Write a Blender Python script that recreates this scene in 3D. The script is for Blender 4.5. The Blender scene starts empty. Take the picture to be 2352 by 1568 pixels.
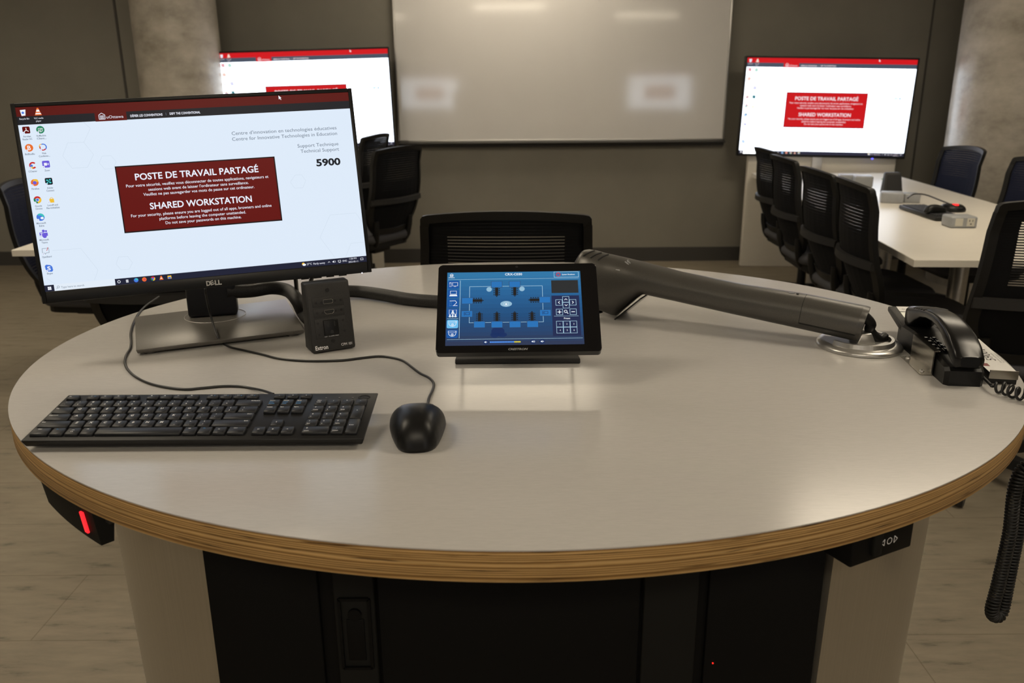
import bpy, bmesh, math, random
from mathutils import Vector, Matrix
random.seed(7)
SC = bpy.context.scene
COL = SC.collection
R = math.radians
# ------------------------------------------------------------------ camera, light level
FPX = 1880.0                      # focal length in pixels of the 2352 wide frame
PITCH, ROLL, EYE = R(17.0), R(0.39), 1.35
TT = 0.91                         # height of the podium top
_c, _s = math.cos(PITCH), math.sin(PITCH)
_rt, _fw, _dn = Vector((1, 0, 0)), Vector((0, _c, -_s)), Vector((0, -_s, -_c))
_r2 = _rt * math.cos(ROLL) + _dn * math.sin(ROLL)
_d2 = _dn * math.cos(ROLL) - _rt * math.sin(ROLL)
cam = bpy.data.cameras.new('camera')
camo = bpy.data.objects.new('camera', cam)
COL.objects.link(camo)
mw = Matrix.Identity(4)
for i, v in enumerate((_r2, -_d2, -_fw)):
    for j in range(3):
        mw[j][i] = v[j]
mw.translation = Vector((0, 0, EYE))
camo.matrix_world = mw
cam.sensor_width = 36.0
cam.lens = FPX / 2352 * 36.0
cam.clip_start, cam.clip_end = 0.05, 60
cam.dof.use_dof = True
cam.dof.focus_distance = 1.38
cam.dof.aperture_fstop = 7.0
SC.camera = camo
SC.view_settings.view_transform = 'Standard'
SC.view_settings.look = 'None'
SC.view_settings.exposure = 0.0
SC.view_settings.gamma = 1.0
SC.view_settings.use_curve_mapping = False
world = bpy.data.worlds.new('world')
SC.world = world
world.use_nodes = True
world.node_tree.nodes['Background'].inputs[0].default_value = (1, 0.85, 0.62, 1)
world.node_tree.nodes['Background'].inputs[1].default_value = 0.02
LAMP_COLOUR = (1.0, 0.868, 0.67)
LAMP_LEVEL = 15.0
CEIL = 2.75
# ceiling luminaires: x, y, length in x, width in y, strength factor
LAMPS = [(0.06, 6.05, 1.22, 0.42, 0.75), (-1.60, 3.75, 1.22, 0.42, 1.1), (2.1, 3.85, 1.22, 0.42, 1.0),
         (-1.9, 1.3, 1.22, 0.42, 1.2), (1.9, 1.3, 1.22, 0.42, 1.2), (0.0, -1.6, 1.22, 0.42, 1.5),
         (-2.6, -3.4, 1.22, 0.42, 1.5), (2.6, -3.4, 1.22, 0.42, 1.5), (-3.9, 4.4, 1.22, 0.42, 0.9), (4.4, 4.0, 1.22, 0.42, 0.3)]


def ray(x, y):
    return _r2 * ((x - 1176) / FPX) + _d2 * ((y - 784) / FPX) + _fw


def az(x, y, z):
    d = ray(x, y)
    return Vector((0, 0, EYE)) + d * ((z - EYE) / d.z)


def ay(x, y, Y):
    d = ray(x, y)
    return Vector((0, 0, EYE)) + d * (Y / d.y)


def axx(x, y, X):
    d = ray(x, y)
    return Vector((0, 0, EYE)) + d * (X / d.x)


def apl(x, y, p0, n):
    d = ray(x, y)
    o = Vector((0, 0, EYE))
    return o + d * ((p0 - o).dot(n) / d.dot(n))


# ------------------------------------------------------------------ materials
def lin(c):
    c = c / 255.0
    return c / 12.92 if c <= 0.04045 else ((c + 0.055) / 1.055) ** 2.4


def srgb(r, g, b):
    return (lin(r), lin(g), lin(b))


MATS = {}


def mat(name, col, rough=0.5, metal=0.0, spec=0.5, noise=0.0, nscale=(40, 40, 40), bump=0.0, bscale=200, coat=0.0):
    if name in MATS:
        return MATS[name]
    m = bpy.data.materials.new(name)
    m.use_nodes = True
    nt = m.node_tree
    b = nt.nodes['Principled BSDF']
    b.inputs['Base Color'].default_value = (*col, 1)
    b.inputs['Roughness'].default_value = rough
    b.inputs['Metallic'].default_value = metal
    b.inputs['Specular IOR Level'].default_value = spec
    b.inputs['Coat Weight'].default_value = coat
    tc = nt.nodes.new('ShaderNodeTexCoord')
    if noise > 0:
        mp = nt.nodes.new('ShaderNodeMapping')
        mp.inputs['Scale'].default_value = nscale
        nt.links.new(tc.outputs['Object'], mp.inputs[0])
        n = nt.nodes.new('ShaderNodeTexNoise')
        n.inputs['Scale'].default_value = 1.0
        n.inputs['Detail'].default_value = 5
        n.inputs['Roughness'].default_value = 0.6
        nt.links.new(mp.outputs[0], n.inputs['Vector'])
        rp = nt.nodes.new('ShaderNodeValToRGB')
        rp.color_ramp.elements[0].position = 0.3
        rp.color_ramp.elements[1].position = 0.7
        rp.color_ramp.elements[0].color = (*[max(0, x * (1 - noise)) for x in col], 1)
        rp.color_ramp.elements[1].color = (*[min(1, x * (1 + noise)) for x in col], 1)
        nt.links.new(n.outputs['Fac'], rp.inputs[0])
        nt.links.new(rp.outputs[0], b.inputs['Base Color'])
    if bump > 0:
        n2 = nt.nodes.new('ShaderNodeTexNoise')
        n2.inputs['Scale'].default_value = bscale
        n2.inputs['Detail'].default_value = 3
        nt.links.new(tc.outputs['Object'], n2.inputs['Vector'])
        bp = nt.nodes.new('ShaderNodeBump')
        bp.inputs['Strength'].default_value = bump
        bp.inputs['Distance'].default_value = 0.002
        nt.links.new(n2.outputs['Fac'], bp.inputs['Height'])
        nt.links.new(bp.outputs[0], b.inputs['Normal'])
    MATS[name] = m
    return m


def emis(name, rgb, k=1.0):
    if name in MATS:
        return MATS[name]
    m = bpy.data.materials.new(name)
    m.use_nodes = True
    b = m.node_tree.nodes['Principled BSDF']
    b.inputs['Base Color'].default_value = (0.01, 0.01, 0.01, 1)
    b.inputs['Roughness'].default_value = 0.35
    b.inputs['Specular IOR Level'].default_value = 0.15
    b.inputs['Emission Color'].default_value = (*srgb(*rgb), 1)
    b.inputs['Emission Strength'].default_value = k
    MATS[name] = m
    return m


def nodes_of(name):
    m = bpy.data.materials.new(name)
    m.use_nodes = True
    MATS[name] = m
    return m, m.node_tree, m.node_tree.nodes['Principled BSDF']


def N(nt, kind, **kw):
    n = nt.nodes.new(kind)
    for k, v in kw.items():
        if k in n.inputs:
            n.inputs[k].default_value = v
        else:
            setattr(n, k, v)
    return n


def ramp(nt, fac, stops):
    r = nt.nodes.new('ShaderNodeValToRGB')
    els = r.color_ramp.elements
    while len(els) < len(stops):
        els.new(0.5)
    for e, (p, c) in zip(els, stops):
        e.position = p
        e.color = (*c, 1)
    nt.links.new(fac, r.inputs[0])
    return r


def make_floor_mat():
    m, nt, b = nodes_of('linoleum')
    tc = N(nt, 'ShaderNodeTexCoord')
    mp = N(nt, 'ShaderNodeMapping', Scale=(3.5, 16, 1))
    nt.links.new(tc.outputs['Object'], mp.inputs[0])
    n1 = N(nt, 'ShaderNodeTexNoise', Scale=1.6, Detail=8.0, Roughness=0.68)
    nt.links.new(mp.outputs[0], n1.inputs['Vector'])
    r1 = ramp(nt, n1.outputs['Fac'], [(0.31, (0.115, 0.098, 0.072)), (0.41, (0.22, 0.187, 0.137)), (0.55, (0.25, 0.212, 0.156)), (0.75, (0.285, 0.243, 0.18))])
    n2 = N(nt, 'ShaderNodeTexNoise', Scale=0.9, Detail=3.0)
    nt.links.new(tc.outputs['Object'], n2.inputs['Vector'])
    r2 = ramp(nt, n2.outputs['Fac'], [(0.3, (0.88, 0.88, 0.88)), (0.7, (1.05, 1.05, 1.05))])
    mx = N(nt, 'ShaderNodeMix', data_type='RGBA', blend_type='MULTIPLY')
    mx.inputs[0].default_value = 1.0
    nt.links.new(r1.outputs[0], mx.inputs[6])
    nt.links.new(r2.outputs[0], mx.inputs[7])
    br = N(nt, 'ShaderNodeTexBrick', Scale=1.0)
    br.inputs['Color1'].default_value = br.inputs['Color2'].default_value = (1, 1, 1, 1)
    br.inputs['Mortar'].default_value = (0.72, 0.68, 0.64, 1)
    br.inputs['Mortar Size'].default_value = 0.0018
    br.inputs['Brick Width'].default_value = 0.9
    br.inputs['Row Height'].default_value = 0.3
    nt.links.new(tc.outputs['Object'], br.inputs['Vector'])
    mx2 = N(nt, 'ShaderNodeMix', data_type='RGBA', blend_type='MULTIPLY')
    mx2.inputs[0].default_value = 1.0
    nt.links.new(mx.outputs[2], mx2.inputs[6])
    nt.links.new(br.outputs['Color'], mx2.inputs[7])
    nt.links.new(mx2.outputs[2], b.inputs['Base Color'])
    b.inputs['Roughness'].default_value = 0.55
    b.inputs['Specular IOR Level'].default_value = 0.3
    return m


def make_laminate(name, col, rough, amp, sc=(30, 320, 30)):
    m, nt, b = nodes_of(name)
    tc = N(nt, 'ShaderNodeTexCoord')
    mp = N(nt, 'ShaderNodeMapping', Scale=sc)
    nt.links.new(tc.outputs['Object'], mp.inputs[0])
    n1 = N(nt, 'ShaderNodeTexNoise', Scale=2.0, Detail=6.0, Roughness=0.7)
    nt.links.new(mp.outputs[0], n1.inputs['Vector'])
    r1 = ramp(nt, n1.outputs['Fac'], [(0.25, tuple(c * (1 - amp) for c in col)), (0.75, tuple(c * (1 + amp) for c in col))])
    nt.links.new(r1.outputs[0], b.inputs['Base Color'])
    b.inputs['Roughness'].default_value = rough
    b.inputs['Specular IOR Level'].default_value = 0.38
    return m


def make_plywood():
    m, nt, b = nodes_of('plywood edge')
    tc = N(nt, 'ShaderNodeTexCoord')
    sp = N(nt, 'ShaderNodeSeparateXYZ')
    nt.links.new(tc.outputs['Object'], sp.inputs[0])
    mp = N(nt, 'ShaderNodeMapping', Scale=(9, 9, 60))
    nt.links.new(tc.outputs['Object'], mp.inputs[0])
    n1 = N(nt, 'ShaderNodeTexNoise', Scale=1.0, Detail=4.0)
    nt.links.new(mp.outputs[0], n1.inputs['Vector'])
    m1 = N(nt, 'ShaderNodeMath', operation='MULTIPLY_ADD')
    nt.links.new(n1.outputs['Fac'], m1.inputs[0])
    m1.inputs[1].default_value = 0.0022
    w1 = N(nt, 'ShaderNodeMath', operation='MULTIPLY')
    nt.links.new(sp.outputs['Z'], w1.inputs[0])
    w1.inputs[1].default_value = 2 * math.pi / 0.017
    w2 = N(nt, 'ShaderNodeMath', operation='SINE')
    nt.links.new(w1.outputs[0], w2.inputs[0])
    w3 = N(nt, 'ShaderNodeMath', operation='MULTIPLY_ADD')
    nt.links.new(w2.outputs[0], w3.inputs[0])
    w3.inputs[1].default_value = 0.0016
    nt.links.new(sp.outputs['Z'], w3.inputs[2])
    nt.links.new(w3.outputs[0], m1.inputs[2])
    m2 = N(nt, 'ShaderNodeMath', operation='MULTIPLY')
    nt.links.new(m1.outputs[0], m2.inputs[0])
    m2.inputs[1].default_value = 2 * math.pi / 0.0036
    m3 = N(nt, 'ShaderNodeMath', operation='SINE')
    nt.links.new(m2.outputs[0], m3.inputs[0])
    m4 = N(nt, 'ShaderNodeMath', operation='MULTIPLY_ADD')
    nt.links.new(m3.outputs[0], m4.inputs[0])
    m4.inputs[1].default_value = 0.5
    m4.inputs[2].default_value = 0.5
    r1 = ramp(nt, m4.outputs[0], [(0.05, (0.26, 0.135, 0.042)), (0.30, (0.47, 0.275, 0.095)), (0.75, (0.60, 0.375, 0.145)), (1.0, (0.70, 0.46, 0.20))])
    mp2 = N(nt, 'ShaderNodeMapping', Scale=(14, 14, 420))
    nt.links.new(tc.outputs['Object'], mp2.inputs[0])
    n2 = N(nt, 'ShaderNodeTexNoise', Scale=1.0, Detail=2.0)
    nt.links.new(mp2.outputs[0], n2.inputs['Vector'])
    r2 = ramp(nt, n2.outputs['Fac'], [(0.27, (0.16, 0.12, 0.08)), (0.36, (0.85, 0.85, 0.85)), (0.7, (1.08, 1.08, 1.08))])
    mx = N(nt, 'ShaderNodeMix', data_type='RGBA', blend_type='MULTIPLY')
    mx.inputs[0].default_value = 1.0
    nt.links.new(r1.outputs[0], mx.inputs[6])
    nt.links.new(r2.outputs[0], mx.inputs[7])
    nt.links.new(mx.outputs[2], b.inputs['Base Color'])
    b.inputs['Roughness'].default_value = 0.5
    b.inputs['Specular IOR Level'].default_value = 0.3
    return m


def make_concrete():
    m, nt, b = nodes_of('cast concrete')
    tc = N(nt, 'ShaderNodeTexCoord')
    mp = N(nt, 'ShaderNodeMapping', Scale=(1.0, 1.0, 1.6))
    nt.links.new(tc.outputs['Object'], mp.inputs[0])
    n1 = N(nt, 'ShaderNodeTexNoise', Scale=4.5, Detail=9.0, Roughness=0.65)
    nt.links.new(mp.outputs[0], n1.inputs['Vector'])
    r1 = ramp(nt, n1.outputs['Fac'], [(0.28, (0.24, 0.215, 0.175)), (0.5, (0.385, 0.35, 0.295)), (0.72, (0.50, 0.46, 0.395))])
    nt.links.new(r1.outputs[0], b.inputs['Base Color'])
    n2 = N(nt, 'ShaderNodeTexNoise', Scale=30.0, Detail=5.0)
    nt.links.new(tc.outputs['Object'], n2.inputs['Vector'])
    bp = N(nt, 'ShaderNodeBump', Strength=0.15, Distance=0.01)
    nt.links.new(n2.outputs['Fac'], bp.inputs['Height'])
    nt.links.new(bp.outputs[0], b.inputs['Normal'])
    b.inputs['Roughness'].default_value = 0.3
    return m


def make_braid():
    m, nt, b = nodes_of('braided sleeve')
    tc = N(nt, 'ShaderNodeTexCoord')
    w = N(nt, 'ShaderNodeTexVoronoi', Scale=420.0)
    nt.links.new(tc.outputs['Object'], w.inputs['Vector'])
    r1 = ramp(nt, w.outputs['Distance'], [(0.1, (0.003, 0.003, 0.003)), (0.7, (0.016, 0.015, 0.014))])
    nt.links.new(r1.outputs[0], b.inputs['Base Color'])
    b.inputs['Roughness'].default_value = 0.55
    return m


M_FLOOR = make_floor_mat()
M_TOP = make_laminate('podium laminate', (0.50, 0.485, 0.465), 0.19, 0.07)
M_PLY = make_plywood()
M_CONC = make_concrete()
M_BRAID = make_braid()
M_DESK = make_laminate('pale maple laminate', (0.78, 0.74, 0.66), 0.3, 0.04, (4, 60, 60))
M_WALL = mat('taupe wall paint', (0.22, 0.205, 0.172), 0.75, noise=0.05, nscale=(3, 3, 3), bump=0.05, bscale=300)
M_WALLD = mat('taupe reveal', (0.07, 0.064, 0.056), 0.8)
M_CEIL = mat('white ceiling paint', (0.6, 0.58, 0.54), 0.9, noise=0.03, nscale=(8, 8, 8))
M_BASEB = mat('grey rubber baseboard', (0.05, 0.047, 0.043), 0.6)
M_WB = mat('whiteboard enamel', (0.73, 0.715, 0.70), 0.07, spec=0.85, noise=0.02, nscale=(2, 2, 2))
M_ALU = mat('satin aluminium', (0.55, 0.54, 0.52), 0.35, 0.9, noise=0.05, nscale=(4, 4, 200))
M_STEEL = mat('brushed steel', (0.44, 0.42, 0.38), 0.25, 1.0, noise=0.08, nscale=(3, 3, 260))
M_PED = mat('pedestal steel', (0.46, 0.43, 0.37), 0.3, 0.8, noise=0.05, nscale=(200, 200, 3))
M_STAND = mat('monitor base metal', (0.13, 0.122, 0.11), 0.36, 0.35, noise=0.06, nscale=(160, 160, 160))
M_BLK = mat('black plastic', (0.007, 0.007, 0.007), 0.38, spec=0.3, noise=0.15, nscale=(300, 300, 300))
M_BLKM = mat('matt black plastic', (0.02, 0.019, 0.018), 0.55, noise=0.2, nscale=(400, 400, 400), bump=0.1, bscale=900)
M_HAND = mat('satin black handset plastic', (0.006, 0.006, 0.006), 0.27, spec=0.35)
M_PBL = mat('black cabinet lacquer', (0.004, 0.004, 0.004), 0.6, spec=0.15)
M_PBM = mat('black cabinet powder coat', (0.009, 0.009, 0.008), 0.7, spec=0.2)
M_GLOSS = mat('gloss black glass', (0.004, 0.004, 0.005), 0.12, spec=0.5)
M_KEY = mat('key plastic', (0.017, 0.018, 0.021), 0.42, spec=0.4, noise=0.1, nscale=(500, 500, 500))
M_KBB = mat('keyboard shell', (0.011, 0.011, 0.0115), 0.45, spec=0.35, noise=0.1, nscale=(400, 400, 400))
M_PRINT = mat('white print', (0.88, 0.89, 0.91), 0.6)
M_PRINTB = mat('blue print', (0.08, 0.36, 0.80), 0.6)
M_PRINTG = mat('grey print', (0.22, 0.22, 0.22), 0.6)
M_DOC = mat('anthracite lacquer', (0.10, 0.095, 0.087), 0.36, 0.5, noise=0.12, nscale=(700, 700, 700))
M_CHF = mat('chair frame plastic', (0.007, 0.0068, 0.0065), 0.5, spec=0.3, noise=0.15, nscale=(100, 100, 100))
M_CHG = mat('chair grey plastic', (0.018, 0.017, 0.016), 0.5, spec=0.3)
M_CHM = mat('chair mesh', (0.004, 0.0042, 0.005), 0.7, spec=0.15, noise=0.2, nscale=(300, 300, 300))
M_CHN = mat('blue-lit chair mesh', (0.007, 0.010, 0.028), 0.8, spec=0.2, noise=0.2, nscale=(300, 300, 300))  # chair mesh with the displays' bluish light put into its colour
M_CHS = mat('charcoal seat fabric', (0.05, 0.05, 0.056), 0.8, noise=0.25, nscale=(500, 500, 500))
M_CASTER = mat('caster rubber', (0.012, 0.012, 0.012), 0.5)
M_CARD = mat('white card', (0.72, 0.71, 0.69), 0.5)
M_INK = mat('black ink', (0.01, 0.01, 0.01), 0.6)
M_REDINK = mat('dark red ink', (0.18, 0.008, 0.008), 0.5)
M_SILV = mat('silver grey plastic', (0.34, 0.35, 0.36), 0.45, 0.2, noise=0.04, nscale=(60, 60, 60))
M_IVORY = mat('ivory socket plastic', (0.60, 0.58, 0.5), 0.5)
M_LCD = mat('lcd glass', (0.33, 0.36, 0.27), 0.25)
M_CABLE = mat('cable rubber', (0.012, 0.012, 0.012), 0.4)
M_WHITEP = mat('white fitting paint', (0.75, 0.75, 0.73), 0.5)
M_GREEN = mat('green wrapper', (0.12, 0.28, 0.03), 0.5)
M_LAMP = emis('lamp diffuser', (255, 255, 255), 1.0)
b_ = M_LAMP.node_tree.nodes['Principled BSDF']
b_.inputs['Emission Color'].default_value = (*LAMP_COLOUR, 1)
b_.inputs['Emission Strength'].default_value = LAMP_LEVEL


# ------------------------------------------------------------------ mesh building
class MB:
    def __init__(self):
        self.v, self.f, self.m, self.s = [], [], [], []

    def add(self, vs, fs, mi=0, smooth=False, M=None):
        o = len(self.v)
        for p in vs:
            p = Vector(p)
            self.v.append(M @ p if M else p)
        for f in fs:
            self.f.append([i + o for i in f])
            self.m.append(mi)
            self.s.append(smooth)

    def bm(self, bm, mi=0, smooth=False, M=None):
        bm.verts.index_update()
        self.add([v.co.copy() for v in bm.verts], [[v.index for v in f.verts] for f in bm.faces], mi, smooth, M)
        bm.free()

    def box(self, c, s, mi=0, M=None, bev=0.0, seg=2, smooth=None):
        bm = bmesh.new()
        bmesh.ops.create_cube(bm, size=1)
        for v in bm.verts:
            v.co = Vector((v.co.x * s[0], v.co.y * s[1], v.co.z * s[2])) + Vector(c)
        if bev > 0:
            bmesh.ops.bevel(bm, geom=bm.edges[:] + bm.verts[:], offset=min(bev, min(s) * 0.49), segments=seg, affect='EDGES', profile=0.5)
        self.bm(bm, mi, bev > 0 if smooth is None else smooth, M)

    def hexa(self, p, mi=0, bev=0.0, seg=2):
        """p: 8 points, bottom four then top four, same winding."""
        bm = bmesh.new()
        vs = [bm.verts.new(q) for q in p]
        for f in ((3, 2, 1, 0), (4, 5, 6, 7), (0, 1, 5, 4), (1, 2, 6, 5), (2, 3, 7, 6), (3, 0, 4, 7)):
            bm.faces.new([vs[i] for i in f])
        if bev > 0:
            bmesh.ops.bevel(bm, geom=bm.edges[:] + bm.verts[:], offset=bev, segments=seg, affect='EDGES', profile=0.5)
        self.bm(bm, mi, bev > 0)

    def prism(self, poly, z0, z1, mi=0, M=None, bev=0.0, seg=2, smooth=False, top=None):
        bm = bmesh.new()
        a = [bm.verts.new((x, y, z0)) for x, y in poly]
        q = top or poly
        b = [bm.verts.new((x, y, z1)) for x, y in q]
        n = len(poly)
        bm.faces.new(a[::-1])
        tf = bm.faces.new(b)
        for i in range(n):
            bm.faces.new((a[i], a[(i + 1) % n], b[(i + 1) % n], b[i]))
        if bev > 0:
            bmesh.ops.bevel(bm, geom=[e for e in tf.edges], offset=bev, segments=seg, affect='EDGES', profile=0.5)
        self.bm(bm, mi, smooth, M)

    def loft(self, rings, mi=0, smooth=True, caps=True, M=None, closed=True):
        n = len(rings[0])
        vs = [p for r in rings for p in r]
        fs = []
        for i in range(len(rings) - 1):
            for j in range(n if closed else n - 1):
                k = (j + 1) % n
                fs.append((i * n + j, i * n + k, (i + 1) * n + k, (i + 1) * n + j))
        self.add(vs, fs, mi, smooth, M)
        if caps:
            self.add(rings[0], [list(range(n))[::-1]], mi, False, M)
            self.add(rings[-1], [list(range(n))], mi, False, M)

    def cyl(self, p0, p1, r0, r1=None, seg=20, mi=0, smooth=True, M=None, caps=True):
        p0, p1 = Vector(p0), Vector(p1)
        r1 = r0 if r1 is None else r1
        d = (p1 - p0).normalized()
        u = d.orthogonal().normalized()
        w = d.cross(u)
        rs = []
        for p, r in ((p0, r0), (p1, r1)):
            rs.append([p + (u * math.cos(t) + w * math.sin(t)) * r for t in [2 * math.pi * i / seg for i in range(seg)]])
        self.loft(rs, mi, smooth, caps, M)

    def tube(self, pts, r, seg=8, mi=0, M=None, smooth=True):
        pts = [Vector(p) for p in pts]
        rr = r if isinstance(r, (list, tuple)) else [r] * len(pts)
        u = None
        rs = []
        for i, p in enumerate(pts):
            d = (pts[min(i + 1, len(pts) - 1)] - pts[max(i - 1, 0)]).normalized()
            u = d.orthogonal().normalized() if u is None else (u - d * u.dot(d)).normalized()
            w = d.cross(u)
            rs.append([p + (u * math.cos(t) + w * math.sin(t)) * rr[i] for t in [2 * math.pi * k / seg for k in range(seg)]])
        self.loft(rs, mi, smooth, True, M)

    def lathe(self, prof, c=(0, 0, 0), seg=48, mi=0, M=None, smooth=True):
        c = Vector(c)
        rs = [[c + Vector((r * math.cos(t), r * math.sin(t), z)) for t in [2 * math.pi * k / seg for k in range(seg)]] for r, z in prof]
        self.loft(rs, mi, smooth, True, M)

    def poly(self, pts, mi=0, M=None):
        self.add(pts, [list(range(len(pts)))], mi, False, M)

    def text(self, s, M, size, mi=0, width=None, align='LEFT', bold=0.0, shear=0.0, extrude=0.0):
        vs, fs = text_mesh(s, bold, shear)
        if not vs:
            return
        xs = [v.x for v in vs]
        x0, x1 = min(xs), max(xs)
        sx = size if width is None else width / max(1e-6, x1 - x0)
        off = {'LEFT': 0 if width is None else -x0 * sx, 'CENTER': -(x0 + x1) / 2 * sx, 'RIGHT': -x1 * sx}[align]
        self.add([Vector((v.x * sx + off, v.y * size, 0)) for v in vs], fs, mi, False, M)

    def obj(self, name, mats, parent=None, autos=None):
        me = bpy.data.meshes.new(name)
        me.from_pydata([tuple(v) for v in self.v], [], self.f)
        for m in (mats if isinstance(mats, (list, tuple)) else [mats]):
            me.materials.append(m)
        me.polygons.foreach_set('material_index', self.m)
        me.polygons.foreach_set('use_smooth', self.s)
        me.update()
        if autos is not None:
            try:
                me.set_sharp_from_angle(angle=R(autos))
            except Exception:
                pass
        o = bpy.data.objects.new(name, me)
        COL.objects.link(o)
        if parent:
            o.parent = parent
        return o


_TXT = {}


def text_mesh(s, bold=0.0, shear=0.0):
    k = (s, bold, shear)
    if k not in _TXT:
        cu = bpy.data.curves.new('t', 'FONT')
        cu.body = s
        cu.size = 1.0
        cu.resolution_u = 3
        cu.offset = bold
        cu.shear = shear
        o = bpy.data.objects.new('t', cu)
        COL.objects.link(o)
        dg = bpy.context.evaluated_depsgraph_get()
        dg.update()
        me = bpy.data.meshes.new_from_object(o.evaluated_get(dg))
        _TXT[k] = ([v.co.copy() for v in me.vertices], [list(p.vertices) for p in me.polygons])
        bpy.data.objects.remove(o)
        bpy.data.meshes.remove(me)
        bpy.data.curves.remove(cu)
    return _TXT[k]


def tag(o, label=None, cat=None, group=None, kind=None):
    if label:
        o['label'] = label
    if cat:
        o['category'] = cat
    if group:
        o['group'] = group
    if kind:
        o['kind'] = kind
    return o


def thing(name, label, cat, loc=(0, 0, 0), rz=0.0, group=None):
    o = bpy.data.objects.new(name, None)
    o.empty_display_size = 0.05
    COL.objects.link(o)
    o.location = loc
    o.rotation_euler = (0, 0, rz)
    return tag(o, label, cat, group)


def kids(o):
    return [c for c in bpy.data.objects if c.parent == o]


def dup(root, loc, rz, label, group=None):
    def rec(o, par):
        c = o.copy()
        COL.objects.link(c)
        c.parent = par
        for ch in kids(o):
            rec(ch, c)
        return c
    r = rec(root, None)
    r.location = loc
    r.rotation_euler = (0, 0, rz)
    r.scale = (1, 1, 1)
    r['label'] = label
    if group:
        r['group'] = group
    return r


def frame(o, x, y):
    """matrix with origin o, local x and y axes given, z their cross"""
    x = Vector(x).normalized()
    y = (Vector(y) - x * Vector(y).dot(x)).normalized()
    z = x.cross(y)
    m = Matrix.Identity(4)
    for i, v in enumerate((x, y, z)):
        for j in range(3):
            m[j][i] = v[j]
    m.translation = Vector(o)
    return m


def smooth_path(pts, n=8):
    pts = [Vector(p) for p in pts]
    out = []
    for i in range(len(pts) - 1):
        p0, p1, p2, p3 = pts[max(i - 1, 0)], pts[i], pts[i + 1], pts[min(i + 2, len(pts) - 1)]
        for k in range(n):
            t = k / n
            out.append(0.5 * ((2 * p1) + (p2 - p0) * t + (2 * p0 - 5 * p1 + 4 * p2 - p3) * t * t + (3 * p1 - p0 - 3 * p2 + p3) * t ** 3))
    out.append(pts[-1])
    return out


def rrect(w, h, r, n=5, cx=0, cy=0):
    out = []
    for sx, sy, a0 in ((1, 1, 0), (-1, 1, 90), (-1, -1, 180), (1, -1, 270)):
        for k in range(n + 1):
            a = R(a0 + 90 * k / n)
            out.append((cx + sx * (w / 2 - r) + r * math.cos(a), cy + sy * (h / 2 - r) + r * math.sin(a)))
    return out


# ------------------------------------------------------------------ the room
WY = 6.67
XL, XR, YF = -5.2, 5.4, -6.6


def slab(name, c, s, m):
    mb = MB()
    mb.box((0, 0, 0), s)
    o = mb.obj(name, m)
    o.location = c
    return tag(o, kind='structure')


slab('floor', (0.1, 0, -0.05), (10.9, 13.6, 0.1), M_FLOOR)
slab('ceiling', (0.1, 0, CEIL + 0.05), (10.9, 13.6, 0.1), M_CEIL)
slab('wall_back', (0.1, WY + 0.05, CEIL / 2), (10.9, 0.1, CEIL), M_WALL)
slab('wall_front', (0.1, YF - 0.05, CEIL / 2), (10.9, 0.1, CEIL), M_WALL)
slab('wall_left', (XL - 0.05, 0, CEIL / 2), (0.1, 13.4, CEIL), M_WALL)
slab('wall_right', (XR + 0.05, 0, CEIL / 2), (0.1, 13.4, CEIL), M_WALL)
slab('baseboard_back', (0.1, WY - 0.006, 0.057), (10.6, 0.012, 0.115), M_BASEB)
slab('trim_1', (-2.99, WY - 0.002, CEIL / 2 + 0.06), (0.018, 0.006, CEIL - 0.12), M_WALLD)
slab('trim_2', (3.215, WY - 0.002, CEIL / 2 + 0.06), (0.014, 0.006, CEIL - 0.12), M_WALLD)


def column(x, y, r, label):
    mb = MB()
    mb.lathe([(r, 0), (r, CEIL)], seg=72)
    o = mb.obj('column', M_CONC)
    o.location = (x, y, 0)
    tag(o, label, 'column', kind='structure')


column(-2.405, 6.3, 0.292, 'round concrete column to the left of the left wall display')
column(3.47, 5.85, 0.40, 'round concrete column at the right edge beyond the right table')

for i, (x, y, lx, ly, k) in enumerate(LAMPS):
    t = thing('ceiling_light', 'flat rectangular ceiling light panel overhead, out of the picture', 'ceiling light', (x, y, CEIL), 0, 'ceiling light panels overhead')
    mb = MB()
    for sx in (-1, 1):
        mb.box((sx * (lx / 2 + 0.012), 0, -0.02), (0.024, ly + 0.048, 0.04))
        mb.box((0, sx * (ly / 2 + 0.012), -0.02), (lx, 0.024, 0.04))
    mb.obj('frame', M_WHITEP, t)
    mb = MB()
    mb.box((0, 0, -0.012), (lx, ly, 0.016))
    mm = M_LAMP
    if abs(k - 1) > 0.01:
        nm = 'lamp diffuser %.2f' % k
        mm = MATS.get(nm)
        if not mm:
            mm = M_LAMP.copy()
            mm.node_tree.nodes['Principled BSDF'].inputs['Emission Strength'].default_value = LAMP_LEVEL * k
            MATS[nm] = mm
    mb.obj('diffuser', mm, t)

# whiteboard
wbl, wbr, wbb, wbt = -0.885, 1.683, 0.965, 2.25
t = thing('whiteboard', 'large whiteboard on the taupe wall between the two wall displays', 'whiteboard', ((wbl + wbr) / 2, WY, 0))
W_ = wbr - wbl
mb = MB()
mb.box((0, -0.022, (wbb + wbt) / 2), (W_ - 0.03, 0.012, wbt - wbb - 0.03))
mb.obj('writing_surface', M_WB, t)
mb = MB()
for s in (-1, 1):
    mb.box((s * (W_ / 2 - 0.008), -0.018, (wbb + wbt) / 2), (0.016, 0.036, wbt - wbb), bev=0.003)
mb.box((0, -0.018, wbt - 0.008), (W_, 0.036, 0.016), bev=0.003)
mb.box((0, -0.018, wbb + 0.01), (W_, 0.036, 0.02), bev=0.003)
mb.obj('frame', M_ALU, t)
mb = MB()
mb.box((0, -0.05, wbb - 0.004), (W_, 0.075, 0.010), bev=0.003)
mb.box((0, -0.018, wbb - 0.022), (W_, 0.03, 0.03))
mb.obj('marker_tray', M_BASEB, t)

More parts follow.
